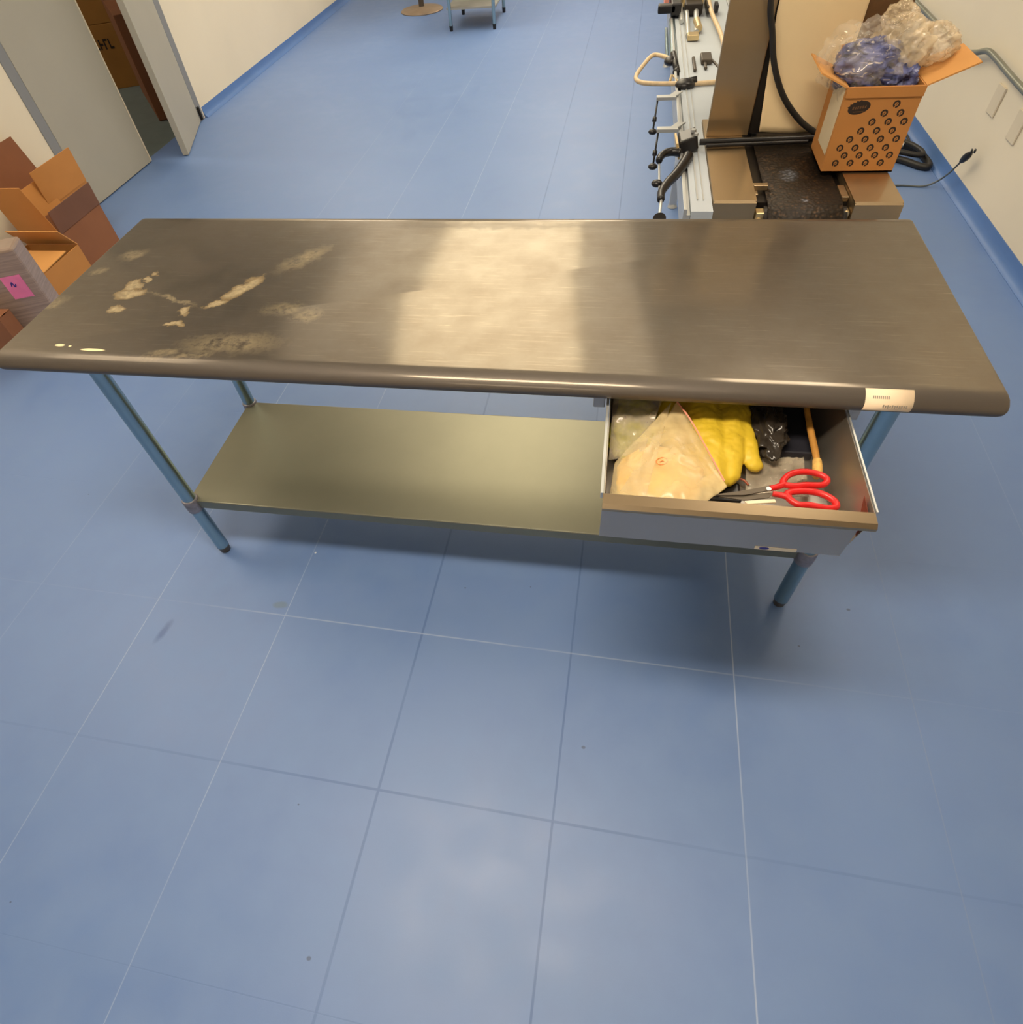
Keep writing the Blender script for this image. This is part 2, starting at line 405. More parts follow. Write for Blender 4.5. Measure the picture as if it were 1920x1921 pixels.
# ------------------------------------------------------------------ mesh building
class MB:
    def __init__(self):
        self.v = []
        self.f = []
        self.mi = []
        self.cur = 0

    def add(self, vs, fs):
        o = len(self.v)
        self.v += [V(p) for p in vs]
        for f in fs:
            self.f.append([o + i for i in f])
            self.mi.append(self.cur)
        return self

    def box(self, a, b):
        x0, y0, z0 = a
        x1, y1, z1 = b
        return self.add([(x0, y0, z0), (x1, y0, z0), (x1, y1, z0), (x0, y1, z0), (x0, y0, z1), (x1, y0, z1), (x1, y1, z1), (x0, y1, z1)],
                        [(0, 3, 2, 1), (4, 5, 6, 7), (0, 1, 5, 4), (1, 2, 6, 5), (2, 3, 7, 6), (3, 0, 4, 7)])

    def slab(self, p, u, v, th):
        """parallelepiped: corner p, edges u, v, thickness th along u x v"""
        p, u, v = V(p), V(u), V(v)
        n = u.cross(v).normalized() * th
        return self.add([p, p + u, p + u + v, p + v, p + n, p + u + n, p + u + v + n, p + v + n],
                        [(0, 3, 2, 1), (4, 5, 6, 7), (0, 1, 5, 4), (1, 2, 6, 5), (2, 3, 7, 6), (3, 0, 4, 7)])

    def poly(self, pts, th, n=None):
        """thick polygon, pts around, extruded by th along its normal (or n)"""
        pts = [V(p) for p in pts]
        if n is None:
            n = (pts[1] - pts[0]).cross(pts[2] - pts[1]).normalized()
        n = V(n) * th
        k = len(pts)
        fs = [tuple(reversed(range(k))), tuple(range(k, 2 * k))] + [(i, (i + 1) % k, k + (i + 1) % k, k + i) for i in range(k)]
        return self.add(pts + [p + n for p in pts], fs)

    def cyl(self, a, b, r, r2=None, n=20, cap=True):
        a, b = V(a), V(b)
        r2 = r if r2 is None else r2
        q = (b - a).to_track_quat('Z', 'Y')
        ring = lambda c, rr: [c + q @ V((rr * math.cos(2 * math.pi * i / n), rr * math.sin(2 * math.pi * i / n), 0)) for i in range(n)]
        fs = [(i, (i + 1) % n, n + (i + 1) % n, n + i) for i in range(n)]
        if cap:
            fs += [tuple(reversed(range(n))), tuple(range(n, 2 * n))]
        return self.add(ring(a, r) + ring(b, r2), fs)

    def tube(self, pts, r, n=10, closed=False, smooth=6):
        pts = [V(p) for p in pts]
        if smooth:
            out = []
            m = len(pts)
            rng = range(m if closed else m - 1)
            for i in rng:
                g = lambda j: pts[j % m] if closed else pts[max(0, min(m - 1, j))]
                p0, p1, p2, p3 = g(i - 1), g(i), g(i + 1), g(i + 2)
                for s in range(smooth):
                    t = s / smooth
                    out.append(0.5 * ((2 * p1) + (-p0 + p2) * t + (2 * p0 - 5 * p1 + 4 * p2 - p3) * t * t + (-p0 + 3 * p1 - 3 * p2 + p3) * t ** 3))
            if not closed:
                out.append(pts[-1])
            pts = out
        m = len(pts)
        vs = []
        up = V((0, 0, 1))
        prev = None
        for i, p in enumerate(pts):
            d = (pts[(i + 1) % m] - pts[i - 1]) if (closed or 0 < i < m - 1) else (pts[1] - pts[0] if i == 0 else pts[-1] - pts[-2])
            d.normalize()
            if prev is None:
                a = d.cross(up if abs(d.z) < 0.95 else V((1, 0, 0))).normalized()
            else:
                a = (prev - d * prev.dot(d)).normalized()
            prev = a
            b = d.cross(a)
            rr = r(i / (m - 1)) if callable(r) else r
            for j in range(n):
                t = 2 * math.pi * j / n
                vs.append(p + a * rr * math.cos(t) + b * rr * math.sin(t))
        fs = []
        for i in range(m if closed else m - 1):
            for j in range(n):
                fs.append((i * n + j, i * n + (j + 1) % n, ((i + 1) % m) * n + (j + 1) % n, ((i + 1) % m) * n + j))
        if not closed:
            fs += [tuple(reversed(range(n))), tuple(range((m - 1) * n, m * n))]
        return self.add(vs, fs)

    def lathe(self, c, prof, n=32):
        """prof: (radius, z) pairs around the vertical axis through c"""
        c = V(c)
        vs = []
        for r, z in prof:
            for j in range(n):
                t = 2 * math.pi * j / n
                vs.append(c + V((r * math.cos(t), r * math.sin(t), z)))
        fs = []
        for i in range(len(prof) - 1):
            for j in range(n):
                fs.append((i * n + j, i * n + (j + 1) % n, (i + 1) * n + (j + 1) % n, (i + 1) * n + j))
        fs += [tuple(reversed(range(n))), tuple(range((len(prof) - 1) * n, len(prof) * n))]
        return self.add(vs, fs)

    def ball(self, c, r, sc=(1, 1, 1), seg=16, rings=10):
        vs, fs = [], []
        c = V(c)
        for i in range(1, rings):
            ph = math.pi * i / rings
            for j in range(seg):
                t = 2 * math.pi * j / seg
                vs.append(c + V((r * sc[0] * math.sin(ph) * math.cos(t), r * sc[1] * math.sin(ph) * math.sin(t), r * sc[2] * math.cos(ph))))
        vs += [c + V((0, 0, r * sc[2])), c - V((0, 0, r * sc[2]))]
        for i in range(rings - 2):
            for j in range(seg):
                fs.append((i * seg + j, (i + 1) * seg + j, (i + 1) * seg + (j + 1) % seg, i * seg + (j + 1) % seg))
        T = len(vs) - 2
        for j in range(seg):
            fs.append((T, j, (j + 1) % seg))
            fs.append((T + 1, (rings - 2) * seg + (j + 1) % seg, (rings - 2) * seg + j))
        return self.add(vs, fs)


ROOT = {}


def world_of(o):
    return ROOT[o.name] if o is not None else V((0, 0, 0))


def obj(name, mb, m, parent=None, loc=None, smooth=False, bevel=0.0, mats=None):
    me = bpy.data.meshes.new(name)
    pl = world_of(parent)
    if parent is None and loc is None and mb.v:
        xs = [p.x for p in mb.v]
        ys = [p.y for p in mb.v]
        zs = [p.z for p in mb.v]
        loc = V(((min(xs) + max(xs)) / 2, (min(ys) + max(ys)) / 2, min(zs)))
    org = V(loc) if parent is None else pl
    me.from_pydata([tuple(p - org) for p in mb.v], [], mb.f)
    for mm in (mats or [m]):
        me.materials.append(mm)
    if mats:
        for p, i in zip(me.polygons, mb.mi):
            p.material_index = i
    bm = bmesh.new()
    bm.from_mesh(me)
    bmesh.ops.recalc_face_normals(bm, faces=bm.faces)
    bm.to_mesh(me)
    bm.free()
    o = bpy.data.objects.new(name, me)
    COL.objects.link(o)
    if parent is None:
        o.location = org
    else:
        o.parent = parent
    ROOT[o.name] = org
    if smooth:
        me.shade_smooth()
        if smooth != 'all':
            me.set_sharp_from_angle(angle=math.radians(38))
    if bevel:
        b = o.modifiers.new('bevel', 'BEVEL')
        b.width = bevel
        b.segments = 2
        b.limit_method = 'ANGLE'
    return o


def thing(name, label, cat, loc, group=None):
    o = bpy.data.objects.new(name, None)
    COL.objects.link(o)
    o.location = loc
    o.empty_display_size = 0.05
    ROOT[o.name] = V(loc)
    return tag(o, label, cat, group)


def tag(o, label, cat, group=None):
    o['label'] = label
    o['category'] = cat
    if group:
        o['group'] = group
    return o


def struct(name, mb, m, **kw):
    o = obj(name, mb, m, **kw)
    o['kind'] = 'structure'
    return o


# ------------------------------------------------------------------ the room
LX, RX, NY, FY = -2.06, 3.2, -3.6, 11.0
struct('floor_storeroom', MB().box((-5.6, 1.0, -0.08), (LX - 0.06, 7.1, 0.0)), mat('grey_green_floor', (104, 116, 116), 0.55, var=0.08))
struct('floor', MB().box((LX - 0.06, NY - .1, -0.08), (RX + 0.1, FY + .1, 0.0)), M['floor'])
struct('ceiling', MB().box((-6.0, NY - .1, CEIL), (RX + 0.1, FY + .1, CEIL + 0.08)), M['ceiling'])
struct('wall_right', MB().box((RX, NY, 0), (RX + 0.1, FY, CEIL)), M['wall'])
struct('wall_near', MB().box((LX - .1, NY - 0.1, 0), (RX + .1, NY, CEIL)), M['wall'])
struct('wall_far', MB().box((LX - .1, FY, 0), (RX + .1, FY + 0.1, CEIL)), M['wall'])
# left wall with a double doorway from y = 2.62 to y = 4.25
D0, D1, DH = 2.62, 4.25, 2.1
wl = MB()
wl.box((LX - 0.12, NY, 0), (LX, D0, CEIL))
wl.box((LX - 0.12, D1 + 0.06, 0), (LX, FY, CEIL))
wl.box((LX - 0.12, D0, DH), (LX, D1 + 0.06, CEIL))
struct('wall_left', wl, M['wall'])
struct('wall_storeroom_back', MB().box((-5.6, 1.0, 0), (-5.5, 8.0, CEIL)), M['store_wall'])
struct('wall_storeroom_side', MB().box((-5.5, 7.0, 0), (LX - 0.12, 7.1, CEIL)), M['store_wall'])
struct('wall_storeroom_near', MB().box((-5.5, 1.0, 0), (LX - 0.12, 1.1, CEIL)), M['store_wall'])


def cove(name, x, y0, y1, side):
    """coved vinyl skirting running along y, curved foot towards the room; side=-1 for the right wall"""
    prof = [(0.0, 0.075), (0.003, 0.075), (0.004, 0.045), (0.009, 0.024), (0.018, 0.010), (0.030, 0.002), (0.030, 0.0), (0.0, 0.0)]
    vs = []
    for yy in (y0, y1):
        vs += [(x + side * a, yy, z) for a, z in prof]
    k = len(prof)
    fs = [(i, (i + 1) % k, k + (i + 1) % k, k + i) for i in range(k)] + [tuple(range(k)), tuple(reversed(range(k, 2 * k)))]
    return struct(name, MB().add(vs, fs), M['cove'], smooth=True)


cove('baseboard_right', RX, NY, FY, -1)
cove('baseboard_left', LX, D1 + 0.08, FY, 1)
cove('baseboard_left_near', LX, NY, D0 - 0.02, 1)
struct('baseboard_far', MB().box((LX + .03, FY - 0.012, 0), (RX - .03, FY, 0.075)), M['cove'])

# door frame, flush with the wall face
fr = MB()
fr.box((LX - 0.13, D0, 0), (LX + 0.006, D0 + 0.075, DH))
fr.box((LX - 0.13, D1 - 0.01, 0), (LX + 0.006, D1 + 0.06, DH))
fr.box((LX - 0.13, D0 + 0.075, DH - 0.05), (LX + 0.006, D1 - 0.01, DH))
struct('trim_1', fr, M['frame'], bevel=0.003)
# closed leaf
d1 = struct('door_1', MB().box((LX - 0.038, D0 + 0.078, 0.006), (LX + 0.004, D0 + 0.815, DH - 0.055)), M['door'], bevel=0.002)
obj('door_edge_strip', MB().box((LX - 0.034, D0 + 0.8155, 0.01), (LX + 0.006, D0 + 0.826, DH - 0.06)), M['socket'], d1)
# leaf standing ajar into the room
hx, hy = LX + 0.012, D1 - 0.02
ex, ey = -1.803, 3.55
u = V((ex - hx, ey - hy, 0))
d2 = struct('door_2', MB().slab((hx, hy, 0.006), u, (0, 0, DH - 0.062), 0.042), M['door'], bevel=0.002)
hb = MB()
for z in (0.0, 0.95, 1.85):
    hb.cyl((LX + 0.016, D1 + 0.006, z + 0.012), (LX + 0.016, D1 + 0.006, z + 0.10), 0.011)
obj('hinge', hb, M['dark'], d2)

# ceiling lights and the added fill panels
for i, (x0, x1, y0, y1, s, lab) in enumerate(LIGHTS):
    t = thing('ceiling_or_fill_light', lab, 'ceiling light', ((x0 + x1) / 2, (y0 + y1) / 2, CEIL))
    f = MB()
    for a, b in (((x0 - .03, y0 - .03), (x1 + .03, y0)), ((x0 - .03, y1), (x1 + .03, y1 + .03)), ((x0 - .03, y0), (x0, y1)), ((x1, y0), (x1 + .03, y1))):
        f.box((a[0], a[1], CEIL - 0.012), (b[0], b[1], CEIL - 0.0005))
    obj('frame', f, M['alu'], t)
    obj('diffuser', MB().box((x0, y0, CEIL - 0.009), (x1, y1, CEIL - 0.001)), emit('lamp_glow_%d' % i, (1.0, 0.86, 0.60) if i == 0 else LAMP_RGB, s), t)

# ------------------------------------------------------------------ work table
TW, TD, TZ = 2.090, 0.684, 0.897
tb = thing('work_table', 'long stainless steel work table with stained worktop, lower shelf and open drawer', 'table', (TW / 2, TD / 2, 0))


def rrect(x0, x1, y0, y1, r, n=6):
    pts = []
    for cx, cy, a0 in ((x1 - r, y0 + r, -90), (x1 - r, y1 - r, 0), (x0 + r, y1 - r, 90), (x0 + r, y0 + r, 180)):
        for i in range(n + 1):
            a = math.radians(a0 + 90 * i / n)
            pts.append((cx + r * math.cos(a), cy + r * math.sin(a)))
    return pts


def loft(rings, cap0=True, cap1=True):
    mb = MB()
    n = len(rings[0])
    vs = [p for r in rings for p in r]
    fs = []
    for i in range(len(rings) - 1):
        for j in range(n):
            fs.append((i * n + j, i * n + (j + 1) % n, (i + 1) * n + (j + 1) % n, (i + 1) * n + j))
    if cap0:
        fs.append(tuple(range(n)))
    if cap1:
        fs.append(tuple(range((len(rings) - 1) * n, len(rings) * n)))
    return mb.add(vs, fs)


rings = []
prof = [(0.040, 0.8970), (0.032, 0.8965), (0.022, 0.8945), (0.011, 0.8895), (0.003, 0.8815), (0.0, 0.8740), (0.002, 0.8670), (0.008, 0.8605), (0.018, 0.8570), (0.030, 0.8570), (0.034, 0.8600), (0.034, 0.8700)]
for ins, z in prof:
    ix = ins * 0.28
    rings.append([(x, y, z) for x, y in rrect(0 + ix, TW - ix, -0.013 + ins, TD - ins, max(0.004, 0.018 - ins * .4))])
obj('worktop', loft(rings), M['top'], tb, smooth=True)
obj('underframe', MB().box((0.15, 0.30, 0.835), (1.35, 0.36, 0.8695)).box((0.10, 0.07, 0.84), (0.155, 0.61, 0.8695)).box((1.935, 0.07, 0.84), (1.99, 0.61, 0.8695)), M['drawer'], tb, bevel=0.003)

LEGX = (0.127, 1.961)
LEGY = (0.108, 0.570)
for lx in LEGX:
    for ly in LEGY:
        lg = obj('leg', MB().cyl((lx, ly, 0.03), (lx, ly, 0.852), 0.0206, n=28), M['leg'], tb, smooth=True)
        obj('foot', MB().lathe((lx, ly, 0), [(0.013, 0.0), (0.0165, 0.004), (0.018, 0.018), (0.0195, 0.024), (0.0195, 0.034)], 24), M['greyfoot'], lg, smooth=True)
        obj('collar', MB().lathe((lx, ly, 0), [(0.0212, 0.228), (0.0245, 0.230), (0.0255, 0.250), (0.0255, 0.276), (0.0235, 0.280), (0.0212, 0.281)], 24), M['collar'], lg, smooth=True)
        obj('socket', MB().lathe((lx, ly, 0), [(0.0212, 0.80), (0.025, 0.802), (0.026, 0.835), (0.048, 0.840), (0.05, 0.8695)], 24), M['collar'], lg, smooth=True)

# lower shelf: turned-down edges, corners cut around the legs
sh = []
for ins, z in ((0.004, 0.2735), (0.0012, 0.2727), (0.0, 0.2705), (0.0, 0.241), (0.0035, 0.240), (0.0035, 0.268), (0.02, 0.2705)):
    r = []
    x0, x1, y0, y1 = LEGX[0] - 0.004 + ins, LEGX[1] + 0.004 - ins, LEGY[0] - 0.004 + ins, LEGY[1] + 0.006 - ins
    c = 0.026
    for p in ((x0 + c, y0), (x1 - c, y0), (x1, y0 + c), (x1, y1 - c), (x1 - c, y1), (x0 + c, y1), (x0, y1 - c), (x0, y0 + c)):
        r.append((p[0], p[1], z))
    sh.append(r)
obj('lower_shelf', loft(sh), M['shelf'], tb, bevel=0.0)

# drawer housing rails
hr = obj('drawer_housing', MB().box((1.366, 0.03, 0.806), (1.390, 0.50, 0.8565)).box((1.366, 0.50, 0.75), (1.872, 0.515, 0.8565)).box((1.848, 0.03, 0.806), (1.872, 0.50, 0.8565)), M['drawer'], tb, bevel=0.002)

# drawer: floor, sides, front with protruding lip; flared slightly outwards
dr = obj('drawer', MB().box((1.404, -0.247, 0.742), (1.812, 0.40, 0.745)), M['drawer'], tb)
ds = MB()
ds.poly([(1.3985, -0.247, 0.842), (1.4035, -0.247, 0.742), (1.4035, 0.40, 0.742), (1.3985, 0.40, 0.842)], 0.0016)
ds.poly([(1.836, -0.247, 0.842), (1.836, 0.40, 0.842), (1.8125, 0.40, 0.742), (1.8125, -0.247, 0.742)], 0.0016)
ds.poly([(1.404, 0.40, 0.742), (1.812, 0.40, 0.742), (1.836, 0.40, 0.842), (1.3985, 0.40, 0.842)], 0.0016)
obj('drawer_side', ds, M['drawer'], dr)
obj('drawer_runner', MB().box((1.3925, -0.235, 0.830), (1.3975, 0.40, 0.8435)), M['alu'], dr)
obj('drawer_runner', MB().box((1.8375, -0.235, 0.838), (1.8405, 0.40, 0.8445)), M['alu'], dr)
df = MB()
df.poly([(1.397, -0.250, 0.738), (1.815, -0.250, 0.738), (1.818, -0.250, 0.829), (1.397, -0.250, 0.829)], 0.0035, (0, 1, 0))
obj('drawer_front', df, M['drawer'], dr)
lp = MB()
lp.poly([(1.397, -0.2505, 0.823), (1.397, -0.264, 0.829), (1.397, -0.265, 0.836), (1.397, -0.258, 0.842), (1.397, -0.236, 0.8435), (1.397, -0.236, 0.8405), (1.397, -0.2465, 0.839), (1.397, -0.2465, 0.823)], 0.4385, (1, 0, 0))
obj('drawer_pull_lip', lp, M['steel'], dr)
st = MB()
st.box((1.672, -0.2508, 0.7385), (1.742, -0.2500, 0.7465))
s1 = obj('maker_sticker', st, M['socket'], dr)
s1['label'] = 'whitish worn sticker with blue oval'
k = MB()
k.poly([(1.688 + 0.0085 * math.cos(a * math.pi / 8), -0.2511, 0.7432 + 0.0035 * math.sin(a * math.pi / 8)) for a in range(16)], 0.0003, (0, 1, 0))
obj('sticker_emblem', k, M['blue_print'], s1)
rs = MB()
rs.poly([(1.8285, -0.232, 0.836), (1.8285, -0.196, 0.840), (1.8235, -0.2455, 0.790), (1.808, -0.2455, 0.838)], 0.0008)
obj('corner_rust', rs, M['rust'], dr)['label'] = 'rusty brown patch in the front right corner'

# price-tag style label wrapped on the front nose of the worktop
lb = MB()


def nose(x, s):
    """point on the front rounding of the worktop, s in 0..1 from top to underneath"""
    pr = [(-0.013 + a, z) for a, z in prof[1:8]]
    t = s * (len(pr) - 1)
    i = min(int(t), len(pr) - 2)
    f = t - i
    y = pr[i][0] * (1 - f) + pr[i + 1][0] * f
    z = pr[i][1] * (1 - f) + pr[i + 1][1] * f
    return V((x, y, z)) + V((0, -0.0007, 0.0007))


N = 8
vs = []
for i in range(N + 1):
    s = 0.05 + 0.87 * i / N
    for x0 in (1.851 - 0.002 * i / N, 1.932 - 0.004 * i / N):
        p = nose(x0, s)
        vs.append(p)
lb.add(vs, [(2 * i, 2 * i + 1, 2 * i + 3, 2 * i + 2) for i in range(N)])
lo = obj('shelf_label', lb, M['white_label'], tb, smooth='all')
lo['label'] = 'white paper label on the front edge'
sm = lo.modifiers.new('th', 'SOLIDIFY')
sm.thickness = 0.0005
tx = MB()
for j in range(9):
    x0 = 1.862 + j * 0.0032
    a, b = nose(x0, 0.28), nose(x0 + 0.002, 0.36)
    off = V((0, -0.0007, 0.0007))
    tx.add([a + off, V((b.x, a.y, a.z)) + off, b + off, V((a.x, b.y, b.z)) + off], [(0, 1, 2, 3)])
for j in range(11):
    x0 = 1.880 + j * 0.0038
    a, b = nose(x0, 0.50 + 0.02 * (j % 2)), nose(x0 + 0.0024, 0.60 + 0.02 * (j % 3))
    off = V((0, -0.0014, 0.0))
    tx.add([a + off, V((b.x, a.y, a.z)) + off, b + off, V((a.x, b.y, b.z)) + off], [(0, 1, 2, 3)])
obj('printed_text', tx, M['grey_print'], lo)


# ------------------------------------------------------------------ soft shapes
def chain_blob(name, chains, m, parent=None, zmid=None, zs=1.0, voxel=0.003, label=None, wob=0.0):
    mb = MB()
    for ch in chains:
        for (a, ra), (b, rb) in zip(ch[:-1], ch[1:]):
            a, b = V(a), V(b)
            n = max(2, int((b - a).length / (0.4 * min(ra, rb))))
            for i in range(n + 1):
                t = i / n
                mb.ball(a.lerp(b, t), ra * (1 - t) + rb * t, (1, 1, zs), 12, 8)
    o = obj(name, mb, m, parent, smooth='all')
    r = o.modifiers.new('remesh', 'REMESH')
    r.mode = 'VOXEL'
    r.voxel_size = voxel
    r.use_smooth_shade = True
    s = o.modifiers.new('smooth', 'SMOOTH')
    s.iterations = 6
    s.factor = 0.6
    if wob:
        tex = bpy.data.textures.new(name + '_wrinkle', 'CLOUDS')
        tex.noise_scale = 0.03
        d = o.modifiers.new('wrinkle', 'DISPLACE')
        d.texture = tex
        d.texture_coords = 'GLOBAL'
        d.strength = wob
    return o


def crumple(name, c, size, m, parent=None, sub=5, amp=0.25, freq=2.2, seed=0, power=1.0, ridge=0.6):
    """crumpled bag-like closed shape"""
    bm = bmesh.new()
    bmesh.ops.create_icosphere(bm, subdivisions=sub, radius=1.0)
    c, size = V(c), V(size)
    off = V((seed * 3.7, seed * 1.3, -seed * 2.1))
    mb = MB()
    for v in bm.verts:
        d = v.co.normalized()
        n1 = noise.noise(d * freq + off)
        n2 = 1 - abs(noise.noise(d * freq * 1.4 + off * 2)) * 3
        n3 = 1 - abs(noise.noise(d * freq * 2.9 - off)) * 3
        r = 1 + amp * n1 + amp * ridge * 0.6 * n2 + amp * ridge * 0.22 * n3
        mb.v.append(c + V((d.x * size.x, d.y * size.y, d.z * size.z)) * r)
    mb.f = [[v.index for v in f.verts] for f in bm.faces]
    mb.mi = [0] * len(mb.f)
    bm.free()
    return obj(name, mb, m, parent, smooth='all')


def sheet(name, corners, m, parent=None, nx=24, ny=24, amp=0.004, freq=30, seed=0, lift=None, th=0.0006):
    """thin wrinkled sheet spanning four corners (in order)"""
    a, b, c, d = [V(p) for p in corners]
    mb = MB()
    vs = []
    for j in range(ny + 1):
        for i in range(nx + 1):
            s, t = i / nx, j / ny
            p = a.lerp(b, s).lerp(d.lerp(c, s), t)
            z = amp * (noise.noise(V((p.x * freq, p.y * freq, seed))) + 0.7 * (1 - 2 * abs(noise.noise(V((p.x * freq * 2, p.y * freq * 2, seed + 5))))))
            if lift:
                z += lift(s, t)
            vs.append(p + V((0, 0, z)))
    fs = [(j * (nx + 1) + i, j * (nx + 1) + i + 1, (j + 1) * (nx + 1) + i + 1, (j + 1) * (nx + 1) + i) for j in range(ny) for i in range(nx)]
    mb.add(vs, fs)
    o = obj(name, mb, m, parent, smooth='all')
    sm = o.modifiers.new('th', 'SOLIDIFY')
    sm.thickness = th
    return o


# ------------------------------------------------------------------ contents of the drawer
DZ = 0.7455
# yellow rubber gloves: cuff under the table, palm, fingers hanging to the front
g = chain_blob('rubber_glove', [
    [((1.590, 0.15, 0.782), 0.038), ((1.590, 0.05, 0.787), 0.040), ((1.596, -0.03, 0.790), 0.038), ((1.600, -0.085, 0.786), 0.034), ((1.602, -0.128, 0.776), 0.026)],
    [((1.645, 0.14, 0.782), 0.036), ((1.648, 0.04, 0.787), 0.038), ((1.636, -0.03, 0.788), 0.034), ((1.628, -0.080, 0.784), 0.030), ((1.630, -0.108, 0.776), 0.024)],
    [((1.565, -0.02, 0.786), 0.030), ((1.570, -0.09, 0.778), 0.026), ((1.580, -0.125, 0.772), 0.022)],
    [((1.655, 0.02, 0.788), 0.028), ((1.670, -0.045, 0.788), 0.018), ((1.678, -0.085, 0.782), 0.0165)],
], M['yellow'], zs=0.72, voxel=0.0028, wob=0.009)
tag(g, 'bright yellow rubber glove lying palm up in the open drawer', 'glove')
g2 = chain_blob('rubber_glove', [
    [((1.540, 0.15, 0.776), 0.030), ((1.530, 0.04, 0.778), 0.032), ((1.528, -0.02, 0.776), 0.028)],
    [((1.540, -0.01, 0.774), 0.026), ((1.552, -0.07, 0.772), 0.018), ((1.560, -0.12, 0.768), 0.015)],
], M['yellow'], zs=0.72, voxel=0.003, wob=0.005)
tag(g2, 'second yellow rubber glove half hidden under the clear zip bag', 'glove')

# zip bag with yellowish filling
zb = thing('zip_bag', 'frosted clear zip bag with yellow contents at the drawer front left', 'bag', (1.50, -0.12, DZ))
fo = crumple('bag_filling', (1.500, -0.135, 0.782), (0.075, 0.078, 0.026), M['yellow_pack'], zb, 4, 0.2, 1.6, 3)
fo['label'] = 'yellow folded filling'
zc = [(1.413, -0.222, 0.792), (1.560, -0.222, 0.800), (1.618, -0.165, 0.804), (1.532, 0.035, 0.830)]
zt = sheet('bag_film', [zc[0], zc[1], zc[2], zc[3]], M['film'], zb, 40, 40, 0.003, 22, 1, lambda s, t: 0.016 * math.sin(math.pi * s) * math.sin(math.pi * min(1, t * 1.1)))
f2 = sheet('bag_film', [(1.408, -0.225, 0.788), (1.47, -0.225, 0.800), (1.52, 0.03, 0.828), (1.416, -0.12, 0.80)], M['film'], zb, 30, 30, 0.003, 26, 4, lambda s, t: 0.012 * math.sin(math.pi * s) * math.sin(math.pi * t))
zs_ = MB().tube([(1.528, 0.030, 0.8345), (1.552, -0.03, 0.8405), (1.578, -0.09, 0.832), (1.612, -0.158, 0.8115)], 0.0016, 6)
obj('zip_strip', zs_, M['pink_edge'], zb)['label'] = 'pinkish zip strip'
mk = MB().tube([(1.501 + 0.010 * math.cos(t) * 1.0 + 0.002 * math.sin(t), -0.128 + 0.009 * math.sin(t), 0.8215) for t in [i * math.pi / 8 for i in range(16)]], 0.0009, 6, closed=True, smooth=2)
mk.tube([(1.497, -0.130, 0.8215), (1.502, -0.127, 0.8218), (1.505, -0.129, 0.8215)], 0.0008, 6)
obj('printed_mark', mk, M['orange_print'], zb)['label'] = 'orange oval print'

gb = thing('snack_bag', 'crinkled clear bag with yellow green contents at the drawer back left', 'bag', (1.45, 0.0, DZ))
obj_ = crumple('bag_filling', (1.455, 0.01, 0.772), (0.046, 0.10, 0.018), M['green_pack'], gb, 4, 0.35, 2.4, 8)
sheet('bag_film', [(1.405, -0.10, 0.784), (1.47, -0.085, 0.800), (1.515, 0.09, 0.824), (1.406, 0.10, 0.816)], M['film_clear'], gb, 36, 36, 0.006, 34, 9)

bb = crumple('plastic_bag', (1.712, 0.035, 0.788), (0.034, 0.085, 0.026), M['film_black'], None, 5, 0.35, 2.2, 12)
tag(bb, 'crumpled black plastic bag beside the yellow glove', 'bag')
ca = MB().box((1.716, -0.028, 0.7460), (1.798, 0.165, 0.766))
ca = obj('flat_case', ca, M['navy'], None, bevel=0.004)
tag(ca, 'flat dark navy case in the drawer behind the scissors', 'case')
cs = sheet('plastic_sleeve', [(1.662, -0.148, 0.757), (1.775, -0.135, 0.757), (1.775, -0.045, 0.770), (1.668, -0.050, 0.768)], M['film_clear'], None, 36, 30, 0.004, 36, 14)
tag(cs, 'clear plastic sleeve lying behind the red scissors', 'plastic sleeve')
pw = MB()
pw.box((1.588, -0.160, 0.7458), (1.655, -0.112, 0.762))
pw = obj('pouch', pw, M['black'], None, bevel=0.006)
tag(pw, 'small black pouch tucked between zip bag and scissors', 'pouch')
cb = MB().tube([(1.572, -0.150, 0.766), (1.60, -0.128, 0.768), (1.622, -0.118, 0.770), (1.655, -0.110, 0.768), (1.668, -0.122, 0.766)], 0.0022, 8)
cb.tube([(1.585, -0.165, 0.765), (1.602, -0.140, 0.768), (1.607, -0.118, 0.768)], 0.0022, 8)
cb = obj('copper_wire', cb, mat('copper_wire', (150, 76, 48), 0.45), None, smooth='all')
tag(cb, 'reddish brown wire loops lying on the black pouch', 'wire')

# brush with wooden handle
br = thing('brush', 'thin wooden-handled brush lying along the drawer right side', 'brush', (1.787, -0.03, DZ))
obj('handle', MB().tube([(1.790, 0.10, 0.800), (1.788, 0.02, 0.796), (1.790, -0.05, 0.790), (1.7905, -0.068, 0.788)], lambda t: 0.0045 + 0.002 * math.sin(3 * t), 10), M['wood'], br, smooth='all')
obj('bristles', MB().tube([(1.7905, -0.066, 0.788), (1.789, -0.088, 0.785), (1.785, -0.108, 0.781)], lambda t: 0.0075 + 0.0015 * math.sin(3.1 * t) - 0.004 * max(0, t - .8) * 5, 10), M['bristle'], br, smooth='all')

# scissors with red handles
sc = thing('scissors', 'scissors with red plastic handles lying in the open drawer', 'scissors', (1.70, -0.15, DZ))
za = 0.796
b1 = MB().poly([(1.585, -0.1835, za), (1.650, -0.176, za), (1.695, -0.160, za), (1.697, -0.148, za), (1.655, -0.1635, za)], 0.0022, (0, 0, 1))
obj('blade', b1, M['blade'], sc)
b2 = MB().poly([(1.604, -0.182, za - .003), (1.648, -0.186, za - .003), (1.690, -0.176, za - .003), (1.700, -0.163, za - .003), (1.660, -0.171, za - .003)], 0.0022, (0, 0, 1))
obj('blade', b2, M['blade'], sc)
obj('pivot_screw', MB().cyl((1.691, -0.159, za + .002), (1.691, -0.159, za + .0045), 0.0045, n=16), M['alu'], sc)


